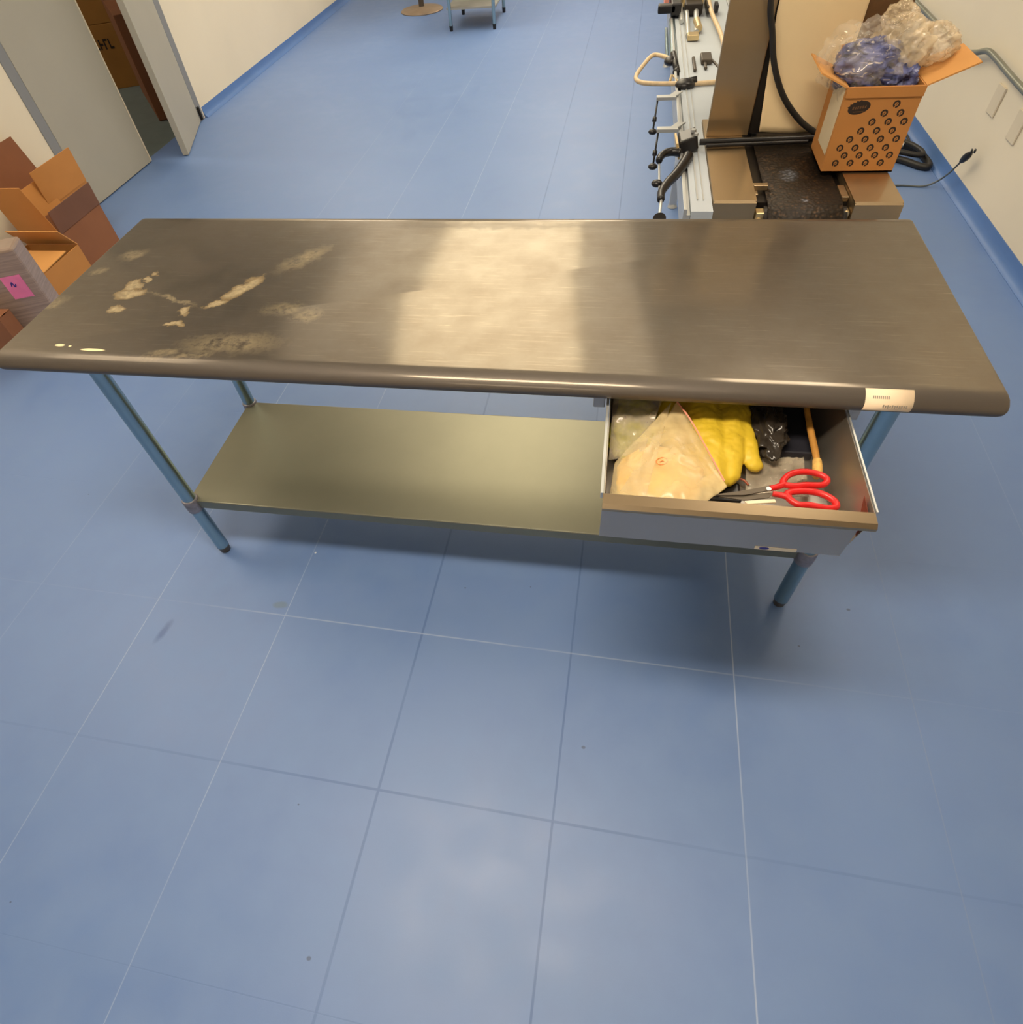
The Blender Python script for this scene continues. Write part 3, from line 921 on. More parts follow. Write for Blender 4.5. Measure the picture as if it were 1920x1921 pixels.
def handle(name, pts, r, shank):
    mb = MB().tube(pts, r, 10, closed=True, smooth=6)
    mb.tube(shank, lambda t: 0.005 + 0.001 * t, 10)
    obj(name, mb, M['red'], sc, smooth='all')


handle('handle', [(1.718, -0.140, .797), (1.732, -0.119, .798), (1.757, -0.110, .799), (1.783, -0.114, .799), (1.795, -0.126, .799), (1.785, -0.139, .798), (1.757, -0.142, .798), (1.735, -0.1455, .797)], 0.0058,
       [(1.695, -0.155, .797), (1.708, -0.150, .797), (1.722, -0.142, .797)])
handle('handle', [(1.722, -0.165, .795), (1.745, -0.156, .796), (1.775, -0.157, .796), (1.797, -0.170, .796), (1.801, -0.186, .796), (1.786, -0.192, .796), (1.757, -0.188, .796), (1.735, -0.186, .795)], 0.0062,
       [(1.698, -0.166, .795), (1.712, -0.168, .795), (1.728, -0.173, .795)])
wc = MB().poly([(1.648, -0.1885, .7925), (1.672, -0.184, .7925), (1.700, -0.179, .7925), (1.702, -0.186, .7925), (1.652, -0.1945, .7925)], 0.003, (0, 0, 1))
wc = obj('paper_tag', wc, M['white_label'])
tag(wc, 'small white paper tag under the scissor blades', 'tag')


# ------------------------------------------------------------------ cartons
def carton(name, label, org, w, d, h, ang, mbody, flaps, group=None, th=0.005, bodycolors=None, bottom=True, cat='box'):
    """open carton; org = front left floor corner, ang about z; flaps: (side, elevation deg, length, material[, inset])"""
    org = V(org)
    t = thing(name, label, cat, org + V((w / 2 * math.cos(ang), w / 2 * math.sin(ang), 0)), group)
    R = Matrix.Rotation(ang, 3, 'Z')
    P = lambda x, y, z: org + R @ V((x, y, z))
    mb = MB()
    U = lambda x, y, z: R @ V((x, y, z))
    mb.slab(P(0, 0, 0), U(w, 0, 0), U(0, d, 0), th)
    mb.slab(P(0, th, 0), U(w, 0, 0), U(0, 0, h), th)
    mb.slab(P(0, d, 0), U(w, 0, 0), U(0, 0, h), th)
    mb.slab(P(0, th, 0), U(0, d - 2 * th, 0), U(0, 0, h), th)
    mb.slab(P(w - th, th, 0), U(0, d - 2 * th, 0), U(0, 0, h), th)
    obj('body', mb, mbody, t)
    ends = {'F': (P(0, 0, h), U(w, 0, 0), V(U(0, -1, 0))), 'B': (P(w, d, h), U(-w, 0, 0), V(U(0, 1, 0))),
            'L': (P(0, d, h), U(0, -d, 0), V(U(-1, 0, 0))), 'R': (P(w, 0, h), U(0, d, 0), V(U(1, 0, 0)))}
    for fl in flaps:
        side, el, ln, fm = fl[:4]
        p, e, o_ = ends[side]
        a = math.radians(el)
        v = o_ * math.cos(a) * ln + V((0, 0, 1)) * math.sin(a) * ln
        tp = fl[4] if len(fl) > 4 else 0.0
        f = MB()
        e1 = e.normalized()
        pts = [p + V((0, 0, .001)), p + e + V((0, 0, .001)), p + e - e1 * tp + v, p + e1 * tp + v]
        f.poly(pts, 0.004)
        obj('flap', f, fm, t)
    return t, P, U


# carton on the machine, with printed rings, flaps and crumpled bag
bx0, by0, bz0 = 1.988, 1.160, 0.8012
bw, bd, bh = 0.200, 0.185, 0.221
t, P, U = carton('cardboard_box', 'small open kraft box printed with rows of dark rings on the steel machine', (bx0, by0, bz0), bw, bd, bh, 0.0, M['kraft'],
                 [('L', 25, 0.085, M['kraft_light'], 0.004), ('R', 22, 0.125, M['kraft_light'], 0.012), ('B', 80, 0.05, M['kraft_light'], 0.004)], th=0.004)
fl = MB().slab(P(0.0, -0.0035, bh - 0.024), U(bw, 0, 0), (0, 0.0, 0.0245), 0.003)
obj('folded_front_flap', fl, M['kraft'], t)
pale_side = MB().slab(P(-0.0012, 0.012, 0.045), U(0, bd * 0.62, 0), (0, 0, bh - 0.05), 0.001)
obj('side_panel', pale_side, M['box_white'], t)['label'] = 'pale side panel'  # pale sheet over most of the left face
# rings: pixel-free layout on the front face (u to the right, v up, metres)
rows = [(0.026, [0.034, 0.076, 0.119, 0.161], 0), (0.047, [0.052, 0.094, 0.137, 0.178], 0), (0.0675, [0.033, 0.075, 0.117, 0.159], 0), (0.090, [0.052, 0.094, 0.136, 0.179], 0),
        (0.112, [0.074, 0.117, 0.159], 0), (0.1345, [0.096, 0.139, 0.181], 0), (0.156, [0.120, 0.163], 0), (0.178, [0.144], 0)]
ring = MB()
fy = by0 - 0.0004
for v_, us, _ in rows:
    for u_ in us:
        ring.cur = 0
        cx, cz = bx0 + u_ * 0.985, bz0 + v_
        n = 18
        for j in range(n):
            a0, a1 = 2 * math.pi * j / n, 2 * math.pi * (j + 1) / n
            q = lambda a, r: (cx + r * math.cos(a), fy, cz + r * math.sin(a))
            if j in (12,):
                continue
            ring.add([q(a0, 0.0048), q(a1, 0.0048), q(a1, 0.0094), q(a0, 0.0094)], [(0, 1, 2, 3)])
        ring.cur = 1
        ring.add([(cx - .002, fy, cz - .0035), (cx + .0005, fy, cz - .0035), (cx + .003, fy, cz + .003), (cx - .001, fy, cz + .001)], [(0, 1, 2, 3)])
obj('printed_rings', ring, None, t, mats=[M['ink'], M['inkfade']])['label'] = 'dark ring prints in diagonal rows'
em = MB()
n = 40
pts = []
for j in range(n):
    a = 2 * math.pi * j / n
    r = 1 + (0.16 if 10 <= j <= 19 and j % 2 == 0 else 0)
    pts.append((bx0 + 0.047 + 0.028 * r * math.cos(a), fy, bz0 + 0.171 + 0.0165 * r * math.sin(a) + 0.004 * math.cos(a)))
em.add(pts, [tuple(range(n))])
em = obj('printed_emblem', em, M['ink'], t)
em['label'] = 'dark oval emblem'
lt = MB()
for j in range(6):
    x = bx0 + 0.030 + j * 0.0062
    z = bz0 + 0.166 + 0.0008 * j
    lt.add([(x, fy - .0004, z), (x + .004, fy - .0004, z + .0004), (x + .004, fy - .0004, z + .008), (x, fy - .0004, z + .007 - (j % 2) * .002)], [(0, 1, 2, 3)])
lt.add([(bx0 + .034, fy - .0004, bz0 + .1595), (bx0 + .062, fy - .0004, bz0 + .1615), (bx0 + .062, fy - .0004, bz0 + .163), (bx0 + .034, fy - .0004, bz0 + .161)], [(0, 1, 2, 3)])
obj('emblem_lettering', lt, M['inkfade'], em)

def blue_glare_streaks():
    k = NT('blue_gloves_painted_glare')
    co = k.coords()
    a_ = k.noise(26, 4, co, stretch=(1, 0.5, 1.8), rough=0.6, dist=0.8)
    b_ = k.noise(16, 3, co, stretch=(1.4, 1, 3.5), dist=1.5)
    col = k.mixc(k.ramp(a_, [(0.38, 0), (0.56, 1)]), s2l((34, 34, 62)), s2l((96, 104, 158)))
    col = k.mixc(k.ramp(b_, [(0.62, 0), (0.68, 1)]), col, s2l((224, 214, 206)))  # white glare painted into the colour as pale streaks
    p = k.n('BsdfPrincipled', ins={'Base Color': col, 'Roughness': 0.35})
    bp_ = k.n('Bump', ins={'Strength': 0.6, 'Distance': 0.004, 'Height': a_})
    k.link(bp_.outputs[0], p.inputs['Normal'])
    k.link(p.outputs[0], k.out.inputs[0])
    return k.m


M['glove_blue'] = blue_glare_streaks()
cbag = thing('plastic_bag', 'crumpled clear bag holding blue gloves and white film on top of the ring-printed box', 'bag', (2.09, 1.255, 1.0))
bf = crumple('blue_bundle', (2.048, 1.255, 1.045), (0.085, 0.068, 0.062), M['glove_blue'], cbag, 5, 0.28, 2.2, 21)
bf['label'] = 'blue folded gloves'
bf = crumple('blue_bundle', (2.125, 1.24, 1.022), (0.050, 0.055, 0.040), M['glove_blue'], cbag, 5, 0.28, 2.2, 24)
crumple('bag_film', (2.040, 1.255, 1.060), (0.104, 0.084, 0.082), M['bag_clear'], cbag, 5, 0.30, 2.0, 31, ridge=1.0)
wf = crumple('white_film', (2.125, 1.275, 1.085), (0.070, 0.055, 0.062), M['bag_white'], cbag, 5, 0.26, 2.0, 35, ridge=1.0)
wf['label'] = 'cloudy white plastic film'
crumple('white_film', (2.205, 1.285, 1.080), (0.066, 0.045, 0.042), M['bag_white'], cbag, 5, 0.26, 2.2, 38, ridge=1.0)
crumple('white_film', (2.100, 1.29, 1.145), (0.040, 0.035, 0.030), M['bag_white'], cbag, 5, 0.26, 2.2, 40, ridge=1.0)

# cartons left of the table
carton('cardboard_box', 'open brown box on the floor with tall flaps, between wrapped stack and grey door', (-1.742, 1.79, 0.0), 0.242, 0.36, 0.275, 0.0, M['kraft_dark'],
       [('R', 88, 0.115, M['kraft_purple']), ('F', 80, 0.26, M['kraft'], 0.02), ('L', 80, 0.15, M['kraft'])])
carton('cardboard_box', 'tall open box against the wall with upright flaps, behind the low open box', (-2.02, 2.07, 0.0), 0.268, 0.35, 0.29, 0.0, M['kraft'],
       [('R', 89, 0.18, M['kraft']), ('L', 89, 0.26, M['kraft_dark'], 0.055)])
carton('cardboard_box', 'small orange-brown box with loosely folded top, beside the wrapped stack', (-1.60, 1.37, 0.0), 0.30, 0.29, 0.29, 0.0, M['kraft'],
       [('F', 177, 0.20, M['kraft_light'], 0.0), ('B', 125, 0.12, M['kraft_light'], 0.0)])
wp = thing('wrapped_stack', 'stack of sheets in clear stretch wrap with a pink label, left of the table', 'stack', (-1.32, 1.24, 0))
a = math.radians(24)
Rz = Matrix.Rotation(a, 3, 'Z')
o0 = V((-1.42, 1.118, 0))
mb = MB()
mb.slab(o0, Rz @ V((0.25, 0, 0)), Rz @ V((0, 0.13, 0)), 0.50)
obj('wrapped_body', mb, M['wrap'], wp, bevel=0.012)
PINK = MB().slab(o0 + Rz @ V((0.125, -0.0012, 0.285)), Rz @ V((0.085, 0, 0)), (0, 0, 0.105), 0.001)
pk = obj('pink_label', PINK, M['pink'], wp)
pk['label'] = 'bright pink sticker'
sc_ = MB().tube([o0 + Rz @ V((0.150, -0.0035, 0.345)), o0 + Rz @ V((0.158, -0.0035, 0.362)), o0 + Rz @ V((0.163, -0.0035, 0.340)), o0 + Rz @ V((0.170, -0.0035, 0.352))], 0.0022, 6)
obj('ink_scribble', sc_, M['blue_print'], pk)
carton('cardboard_box', 'dull brown box lowest at the left photo edge, before the wrapped stack', (-1.66, 1.03, 0.0), 0.36, 0.075, 0.27, 0.0, M['kraft_dark'], [('F', 179, .05, M['kraft_dark']), ('B', 179, .05, M['kraft_dark'])])

# cartons in the storeroom beyond the doorway
stb = MB()


def closed_carton(label, org, w, d, h, ang, m, group=None, lettering=False):
    org = V(org)
    R = Matrix.Rotation(ang, 3, 'Z')
    t = thing('storage_carton', label, 'box', org, group)
    mb = MB().slab(org, R @ V((w, 0, 0)), R @ V((0, d, 0)), h)
    obj('body', mb, m, t, bevel=0.004)
    tp = MB().slab(org + R @ V((w / 2 - .03, -0.001, h)), R @ V((0.06, 0, 0)), R @ V((0, d + .002, 0)), 0.0015)
    obj('packing_tape', tp, M['kraft_light'], t)
    return t, org, R


A1 = math.atan2(5.239 - 5.143, 3.42 - 3.19)
Z0 = 0.0
for k_, (h_, lab) in enumerate(((0.48, 'bottom storage carton seen through the doorway, black print on its upper front'), (0.45, 'storage carton standing on the printed one beyond the doorway'), (0.45, 'topmost storage carton in the dim room beyond the doorway'))):
    t, o_, R_ = closed_carton(lab, (-3.62, 5.06, Z0), 0.46, 0.40, h_, A1, M['store_carton'])
    if k_ == 0:
        pr = MB()
        for j in range(7):
            p = o_ + R_ @ V((0.10 + j * 0.042, -0.0012, 0.30))
            pr.slab(p, R_ @ V((0.012, 0, 0)), (0, 0, 0.075), 0.0008)
            pr.slab(p + V((0, 0, 0.03 * (j % 3))), R_ @ V((0.034, 0, 0)), (0, 0, 0.016), 0.0008)
        obj('black_print', pr, M['ink'], t)
    Z0 += h_ + 0.002
Z0 = 0
for k_, lab in enumerate(('lower dark brown carton just inside the doorway', 'upper dark brown carton just inside the doorway')):
    dvec = V((-3.15 + 2.45, 5.15 - 4.27, 0))
    ang = math.atan2(dvec.y, dvec.x)
    # left face runs from (-2.45, 4.27) to (-3.15, 5.15); box extends to the right of it
    closed_carton(lab, (-2.45, 4.27, Z0), 0.95, -0.30, 0.7, ang, M['kraft_dark'])
    Z0 += 0.702

# ------------------------------------------------------------------ tunnel machine with mesh belt
mc = thing('conveyor_machine', 'stainless machine with woven mesh belt and upright housing behind the table', 'machine', (1.93, 1.4, 0))
MZ = 0.80
cab = MB().box((1.69, 1.02, 0.16), (2.15, 1.62, 0.70))
obj('cabinet', cab, M['machine'], mc, bevel=0.004)
for lx in (1.71, 2.13):
    for ly in (1.05, 1.59):
        obj('leg', MB().cyl((lx, ly, 0.0), (lx, ly, 0.17), 0.018).cyl((lx, ly, 0), (lx, ly, 0.012), 0.03), M['greyfoot'], mc, smooth=True)


def plate(x0, x1, y0, y1, drop=0.055, ch=0.0):
    """folded sheet plate: flat top, front lip folded down with a small chamfer"""
    mb = MB()
    mb.poly([(x0, y0 + 0.008, MZ), (x0, y0, MZ - 0.006), (x0, y0 - 0.004, MZ - drop), (x0, y0 + 0.0, MZ - drop), (x0, y0 + 0.004, MZ - 0.012), (x0, y0 + 0.012, MZ - 0.003),
             (x0, y1, MZ - 0.003), (x0, y1, MZ)], x1 - x0, (1, 0, 0))
    mb.box((x0, y0 + .004, MZ - 0.06), (x0 + 0.003, y1, MZ - 0.001))
    mb.box((x1 - 0.003, y0 + .004, MZ - 0.06), (x1, y1, MZ - 0.001))
    return mb


obj('side_plate', plate(1.664, 1.786, 0.972, 1.62), M['machine'], mc)
obj('side_plate', plate(2.050, 2.178, 0.958, 1.62), M['machine'], mc)
obj('side_plate_stay', MB().box((1.69, 1.02, 0.70), (2.15, 1.03, 0.742)), M['dark'], mc)
bt = obj('hex_bolt', MB().cyl((1.663, 0.985, 0.775), (1.650, 0.985, 0.775), 0.011, n=6).cyl((1.650, 0.985, 0.775), (1.636, 0.985, 0.775), 0.0065, n=12).cyl((1.642, 0.985, 0.775), (1.634, 0.985, 0.775), 0.009, n=6), M['brass'], mc)
bt['label'] = 'pale hex bolt'
# mesh belt: flat run curling down over the front roller
bp = [(1.50, 0.790), (1.30, 0.788), (1.10, 0.786), (1.00, 0.785), (0.965, 0.778), (0.945, 0.762), (0.938, 0.742), (0.945, 0.722), (0.965, 0.706), (1.00, 0.700), (1.40, 0.700)]
vs = []
for y, z in bp:
    vs += [(1.822, y, z), (2.028, y, z)]
bo = obj('mesh_belt', MB().add(vs, [(2 * i, 2 * i + 1, 2 * i + 3, 2 * i + 2) for i in range(len(bp) - 1)]), M['belt'], mc, smooth='all')
sm = bo.modifiers.new('th', 'SOLIDIFY')
sm.thickness = 0.004
bo['label'] = 'dark brown woven mesh belt'
obj('front_roller', MB().cyl((1.812, 0.985, 0.742), (2.040, 0.985, 0.742), 0.036, n=24), M['dark'], mc, smooth=True)
obj('bearing', MB().box((1.790, 0.962, 0.735), (1.815, 0.995, 0.770)).cyl((1.80, 0.958, .75), (1.80, .98, .75), .008), M['brass'], mc, bevel=0.002)
obj('bearing', MB().box((2.031, 0.968, 0.735), (2.048, 1.0, 0.770)).cyl((2.038, 0.965, .765), (2.038, .975, .765), .01), M['brass'], mc, bevel=0.002)
obj('belt_guide', MB().box((1.787, 1.075, 0.786), (1.828, 1.095, 0.800)).box((1.787, 1.05, 0.745), (1.80, 1.09, 0.786)), M['machine'], mc, bevel=0.001)
obj('belt_bed', MB().box((1.787, 1.02, 0.735), (2.049, 1.62, 0.775)), M['dark'], mc)
obj('belt_guide', MB().box((2.029, 1.02, 0.776), (2.048, 1.10, 0.790)), M['machine'], mc, bevel=0.001)
# upright housing: two columns, back panel, roof, dark opening, hanging off-white cover
HZ = 1.62
obj('column', MB().box((1.667, 1.460, MZ), (1.804, 1.475, HZ)), M['machine'], mc, bevel=0.003)
obj('column', MB().box((2.046, 1.475, MZ), (2.186, 1.49, HZ)), mat('brown_tinted_steel', (112, 84, 56), 0.5, 0.5), mc, bevel=0.003)
obj('opening_shade_box', MB().box((1.700, 1.478, MZ + 0.001), (2.046, 1.74, HZ - .002)), M['dark'], mc)  # solid dark box standing in for the shade inside the opening
obj('roof', MB().box((1.667, 1.46, HZ), (2.186, 1.74, HZ + 0.05)), M['machine'], mc, bevel=0.003)
# wrinkled cover: left edge leans, leaving a dark wedge beside the column
vs, NX, NZ = [], 26, 40
for j in range(NZ + 1):
    z = 0.812 + (HZ - 0.002 - 0.812) * j / NZ
    tt = min(1, (z - 0.812) / 0.32)
    xl = 1.838 - 0.030 * tt
    xr = 2.044 if z < 0.9 else 2.046 + 0.012 * min(1, (z - 0.9) / .2)
    for i in range(NX + 1):
        s = i / NX
        x = xl + (xr - xl) * s
        y = 1.462 - 0.012 * math.sin(math.pi * s) + 0.006 * noise.noise(V((x * 14, z * 5, 2))) - 0.001
        vs.append((x, y, z))
cv = obj('hanging_cover', MB().add(vs, [(j * (NX + 1) + i, j * (NX + 1) + i + 1, (j + 1) * (NX + 1) + i + 1, (j + 1) * (NX + 1) + i) for j in range(NZ) for i in range(NX)]), M['cover'], mc, smooth='all')
sm = cv.modifiers.new('th', 'SOLIDIFY')
sm.thickness = 0.003
cv['label'] = 'off-white wrinkled cover'
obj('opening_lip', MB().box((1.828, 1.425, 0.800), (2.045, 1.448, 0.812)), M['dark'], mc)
# thick black cable down the cover
cbk = MB().tube([(1.745, 1.425, 1.60), (1.758, 1.41, 1.35), (1.773, 1.40, 1.173), (1.797, 1.40, 1.098), (1.824, 1.40, 1.018), (1.874, 1.40, 0.933), (1.942, 1.40, 0.865), (2.002, 1.395, 0.828), (2.03, 1.39, 0.815)], 0.0088, 12)
cbk = obj('power_cable', cbk, M['blackrubber'], None, smooth='all')
tag(cbk, 'thick black cable hanging down over the off-white machine cover', 'cable')

# clamp rail across the plates with knob
rail = thing('clamp_rail', 'black clamp bar with block and curved lever, laid across the machine', 'clamp', (1.60, 1.27, 0.80))
rz = 0.815
obj('bar', MB().cyl((1.640, 1.372, rz), (2.035, 1.392, rz), 0.0095, n=16).cyl((1.66, 1.352, rz - .004), (1.98, 1.372, rz - .004), 0.006, n=12), M['black'], rail, smooth=True)
obj('clamp_block', MB().slab((1.582, 1.335, 0.786), (0.056, 0.012, 0.014), (-0.004, 0.085, 0), 0.045), M['black'], rail, bevel=0.006)
obj('side_washer', MB().slab((1.574, 1.330, 0.776), (0.0075, 0.001, 0.002), (-0.004, 0.092, 0), 0.052), M['tan_block'], rail, bevel=0.002)
obj('screw', MB().cyl((1.615, 1.385, 0.842), (1.615, 1.385, 0.850), 0.009, n=6).cyl((1.622, 1.352, 0.842), (1.622, 1.352, 0.850), 0.007, n=6), M['alu'], rail)
hk = MB().tube([(1.580, 1.330, 0.80), (1.552, 1.338, 0.80), (1.528, 1.325, 0.80), (1.512, 1.292, 0.80), (1.509, 1.268, 0.80)], lambda t: 0.014 - 0.003 * t, 10)
obj('hook_arm', hk, M['black'], rail, smooth='all')
lv = MB().tube([(1.602, 1.300, 0.80), (1.585, 1.235, 0.80), (1.560, 1.160, 0.80), (1.532, 1.095, 0.80), (1.514, 1.035, 0.80), (1.512, 0.985, 0.80)], lambda t: 0.018 - 0.007 * t, 10)
obj('curved_lever', lv, M['black'], rail, smooth='all')
obj('stem', MB().cyl((1.510, 1.262, 0.79), (1.510, 1.085, 0.785), 0.0035), M['alu'], rail, smooth=True)
obj('stem', MB().cyl((1.513, 0.985, 0.797), (1.509, 0.915, 0.785), 0.0045), M['alu'], rail, smooth=True)
obj('knob', MB().ball((1.502, 1.120, 0.79), 0.014, (1.25, 1, 0.8)), M['black'], rail, smooth='all')
obj('swivel_foot', MB().cyl((1.509, 0.917, 0.787), (1.509, 0.900, 0.784), 0.005, 0.019), M['greyfoot'], rail, smooth=True)

# ------------------------------------------------------------------ long pale conveyor left of the machine
cvr = thing('conveyor', 'long pale conveyor with aluminium side rails running away behind the table', 'conveyor', (1.75, 3.6, 0))
CZ = 0.792
obj('belt', MB().box((1.600, 0.93, CZ - 0.03), (1.662, 1.0, CZ - 0.002)).box((1.600, 1.0, CZ - 0.03), (1.6625, 1.46, CZ - 0.002)).box((1.600, 1.75, CZ - 0.03), (1.87, 6.2, CZ - 0.002)).box((1.600, 1.46, CZ - 0.03), (1.6625, 1.622, CZ - 0.002)).box((1.600, 1.622, CZ - 0.03), (1.699, 1.75, CZ - 0.002)), M['white_belt'], cvr)
rl = MB()
rl.box((1.578, 0.93, CZ - 0.075), (1.588, 6.2, CZ + 0.004))
rl.box((1.588, 0.93, CZ - 0.07), (1.599, 6.2, CZ - 0.012))
obj('side_rail', rl, M['alu'], cvr, bevel=0.001)
obj('side_rail', MB().box((1.872, 1.78, CZ - 0.075), (1.885, 6.2, CZ + 0.004)), M['alu'], cvr, bevel=0.001)
obj('guide_strip', MB().box((1.618, 1.0, CZ - 0.002), (1.622, 6.0, CZ + 0.003)).box((1.636, 1.0, CZ - .002), (1.639, 6.0, CZ + .001)), M['alu'], cvr)
for ly in (2.70, 5.2):
    for lx in (1.70, 1.86):
        obj('leg', MB().box((lx - 0.02, ly - 0.02, 0.02), (lx + 0.02, ly + 0.02, CZ - 0.078)).cyl((lx, ly, 0), (lx, ly, 0.021), 0.028, 0.02), M['alu'], cvr, bevel=0.003)
# rail brackets with hanging knobs
for yb in (1.845, 1.524):
    b = obj('rail_bracket', MB().box((1.503, yb - 0.012, CZ + .004), (1.576, yb + 0.014, CZ + .016)).slab((1.545, yb + .014, CZ + .006), (0.031, 0, 0), (0.028, 0.05, 0), 0.006), M['alu'], cvr, bevel=0.001)
    obj('knob', MB().cyl((1.508, yb - 0.006, CZ + .004), (1.500, yb - 0.085, CZ - 0.07), 0.0035).ball((1.499, yb - 0.092, CZ - 0.075), 0.013, (1.3, 1.0, 0.8)).cyl((1.503, yb - .05, CZ - .04), (1.502, yb - .06, CZ - .05), .008), M['black'], b, smooth='all')['label'] = 'black knob'
# curved guide loop sticking out over the floor
lp_ = MB().tube([(1.575, 2.310, 0.80), (1.530, 2.375, 0.80), (1.489, 2.388, 0.80), (1.455, 2.28, 0.80), (1.423, 2.137, 0.80), (1.424, 2.07, 0.80), (1.450, 2.032, 0.80), (1.50, 2.016, 0.80), (1.573, 2.009, 0.80), (1.665, 2.003, 0.80), (1.735, 2.012, 0.80)], 0.0085, 10)
lpo = obj('guide_loop', lp_, M['beige_hose'], cvr, smooth='all')
lpo['label'] = 'pale bent guide rod loop'
obj('guide_clamp', MB().ball((1.563, 2.30, 0.80), 0.022, (1.2, 1.4, 0.8)).cyl((1.575, 2.36, .81), (1.59, 2.20, .79), .013).ball((1.588, 2.19, .79), .016), M['black'], cvr, smooth='all')
obj('guide_clamp', MB().ball((1.615, 1.995, 0.80), 0.026, (1.5, 1.3, 0.8)).cyl((1.60, 2.01, .80), (1.66, 2.01, .81), .014), M['black'], cvr, smooth='all')
obj('guide_pin', MB().cyl((1.568, 2.16, .785), (1.556, 2.03, .80), .006).cyl((1.575, 2.16, .785), (1.59, 2.03, .80), .004), M['brass'], cvr, smooth=True)
obj('spring_clip', MB().box((1.690, 2.26, CZ), (1.735, 2.36, CZ + 0.02)).box((1.655, 2.17, CZ), (1.668, 2.34, CZ + 0.012)).box((1.70, 2.19, CZ), (1.712, 2.27, CZ + 0.012)), M['greyfoot'], cvr, bevel=0.004)
hz = MB().tube([(1.735, 2.34, 0.79), (1.765, 2.20, 0.79), (1.772, 2.08, 0.785), (1.775, 2.0, 0.782)], 0.006, 8)
obj('clip_hose', hz, M['greyfoot'], cvr, smooth='all')

# sensor head at the far end of what is seen
sh_ = thing('sensor_head', 'sensor and air cylinder unit clamped on the far part of the conveyor', 'sensor unit', (1.66, 3.1, 0.775))
obj('clamp_handle', MB().box((1.512, 3.00, 0.80), (1.60, 3.05, 0.835)).box((1.575, 3.0, 0.79), (1.625, 3.42, 0.84)), M['black'], sh_, bevel=0.006)
obj('label_card', MB().box((1.545, 3.14, 0.80), (1.568, 3.50, 0.85)), M['pink_edge'], sh_)
obj('mounting_block', MB().box((1.640, 3.16, 0.79), (1.742, 3.42, 0.88)), M['tan_block'], sh_, bevel=0.004)
obj('cylinder_body', MB().box((1.645, 3.02, 0.785), (1.730, 3.13, 0.83)), M['dark'], sh_, bevel=0.004)
obj('guide_rods', MB().cyl((1.655, 3.05, 0.80), (1.650, 2.66, 0.79), 0.011).cyl((1.700, 3.02, 0.80), (1.688, 2.70, 0.79), 0.012).cyl((1.63, 3.18, .80), (1.628, 2.9, .79), .010), M['alu'], sh_, smooth=True)
obj('end_fitting', MB().box((1.645, 2.600, 0.782), (1.695, 2.655, 0.805)).cyl((1.70, 2.72, .80), (1.695, 2.86, .80), .016), M['brass'], sh_, bevel=0.003)
obj('cable_clip', MB().box((1.750, 3.00, 0.79), (1.765, 3.20, 0.82)).box((1.790, 3.02, 0.79), (1.806, 3.1, 0.82)), M['black'], sh_)
obj('lower_rod', MB().cyl((1.585, 3.02, 0.77), (1.578, 2.42, 0.77), 0.014).cyl((1.563, 3.0, .74), (1.560, 2.45, .74), .008), M['leg'], sh_, smooth=True)
ah = MB().tube([(1.770, 3.55, 0.82), (1.765, 3.20, 0.82), (1.768, 2.95, 0.81), (1.792, 2.60, 0.80), (1.795, 2.35, 0.79), (1.79, 2.12, 0.785), (1.79, 1.95, 0.785)], 0.0095, 10)
ah = obj('air_hose', ah, M['beige_hose'], None, smooth='all')
tag(ah, 'beige air hose lying along the pale conveyor', 'hose')

sh_.location.z += 0.012
ah.location.z += 0.012

# ------------------------------------------------------------------ right wall items
for (y, z, lab) in ((2.875, 0.435, 'blank beige wall plate nearer the conduit bend'), (2.575, 0.42, 'blank beige wall plate at the right photo edge')):
    t = MB().box((RX - 0.010, y - 0.045, z - 0.062), (RX - 0.0003, y + 0.045, z + 0.062))
    t = obj('wall_plate', t, M['socket'], None, bevel=0.003)
    tag(t, lab, 'wall plate')
cd = MB().tube([(3.16, 4.60, 0.52), (3.16, 4.31, 0.518), (3.16, 3.869, 0.512), (3.162, 3.62, 0.505), (3.162, 3.40, 0.505), (3.162, 3.25, 0.535), (3.162, 3.13, 0.572), (3.162, 3.02, 0.575), (3.162, 2.76, 0.562), (3.162, 2.3, 0.545), (3.162, 1.9, 0.54)], 0.0135, 12)
cd = obj('conduit', cd, M['conduit'], None, smooth='all')
tag(cd, 'grey metal conduit with a bend running along the right wall', 'pipe')
for y in (4.2, 2.5):
    pass
plug = thing('appliance_lead', 'grey power cord on the blue floor ending in a black plug by the right wall', 'cord', (3.0, 2.93, 0))
obj('cord', MB().tube([(2.45, 2.80, 0.005), (2.70, 2.93, 0.005), (2.940, 2.947, 0.005), (3.059, 2.931, 0.006), (3.120, 2.93, 0.03), (3.138, 2.88, 0.09), (3.146, 2.845, 0.145), (3.148, 2.826, 0.175)], 0.0048, 8), M['greycord'], plug, smooth='all')
obj('plug', MB().tube([(3.148, 2.828, 0.172), (3.147, 2.803, 0.198), (3.146, 2.775, 0.228), (3.146, 2.760, 0.242)], lambda t: 0.006 + 0.012 * math.sin(math.pi * min(1, t * 1.05 + .05)), 10).box((3.135, 2.742, 0.244), (3.139, 2.757, 0.262)).box((3.150, 2.742, 0.244), (3.154, 2.757, 0.262)), M['black'], plug, smooth='all')

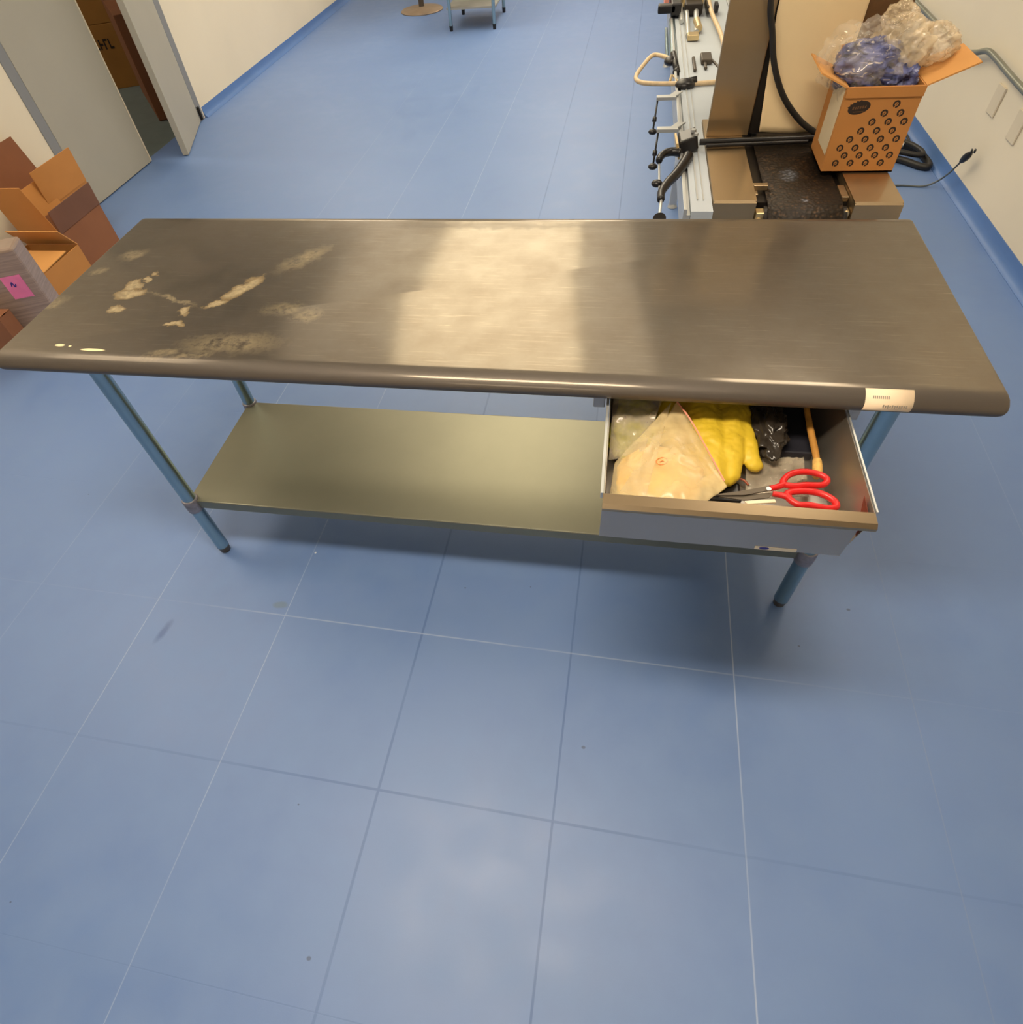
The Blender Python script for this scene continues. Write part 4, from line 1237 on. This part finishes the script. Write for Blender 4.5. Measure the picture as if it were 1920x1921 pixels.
cc = MB()
cc.tube([(2.90, 3.45, 0.018), (3.04, 3.48, 0.02), (3.13, 3.40, 0.022), (3.155, 3.24, 0.022), (3.145, 3.155, 0.02), (3.10, 3.17, 0.018), (3.02, 3.26, 0.018), (2.88, 3.32, 0.018)], 0.018, 12)
cc.tube([(2.90, 3.50, 0.05), (3.05, 3.45, 0.052), (3.12, 3.33, 0.052), (3.12, 3.24, 0.05), (3.04, 3.27, 0.05), (2.92, 3.36, 0.05)], 0.014, 12)
cc = obj('cable_coil', cc, M['blackrubber'], None, smooth='all')
tag(cc, 'thick black cable coil on the floor behind the printed box', 'cable')
tc = MB().tube([(3.00, 3.93, 0.007), (3.10, 3.90, 0.008), (3.142, 3.78, 0.008), (3.15, 3.62, 0.008), (3.135, 3.50, 0.008)], 0.007, 8)
tc = obj('thin_cable', tc, M['blackrubber'], None, smooth='all')
tag(tc, 'thin dark cable curving on the floor against the blue skirting', 'cable')
cp = MB().cyl((2.985, 3.345, 0.074), (3.03, 3.325, 0.074), 0.012)
cp = obj('cable_tie', cp, M['alu'], cc)

# ------------------------------------------------------------------ far tables
ft = thing('pedestal_table', 'round-based pedestal table far across the blue floor', 'table', (-0.94, 7.5, 0))
obj('base', MB().lathe((-0.94, 7.49, 0), [(0.235, 0.0), (0.238, 0.008), (0.225, 0.018), (0.06, 0.026), (0.035, 0.04)], 40), M['base_disc'], ft, smooth=True)
obj('pole', MB().cyl((-0.94, 7.49, 0.03), (-0.94, 7.49, 0.72), 0.03), M['greyfoot'], ft, smooth=True)
obj('tabletop', MB().lathe((-0.94, 7.49, 0), [(0.36, 0.72), (0.37, 0.73), (0.37, 0.745), (0.365, 0.75)], 40), M['tablegrey'], ft, smooth=True)
st2 = thing('side_table', 'grey metal side table on four legs, beside the round-based one', 'table', (-0.18, 6.9, 0))
obj('tabletop', MB().box((-0.46, 6.52, 0.70), (0.09, 7.28, 0.73)), M['tablegrey'], st2, bevel=0.004)
obj('shelf', MB().box((-0.44, 6.58, 0.17), (0.06, 7.24, 0.185)), M['tablegrey'], st2)
for lx in (-0.41, 0.037):
    for ly in (6.585, 7.22):
        g_ = obj('leg', MB().cyl((lx, ly, 0.03), (lx, ly, 0.70), 0.017), M['leg'], st2, smooth=True)
        obj('foot', MB().cyl((lx, ly, 0.0), (lx, ly, 0.045), 0.016, 0.019), M['black'], g_, smooth=True)
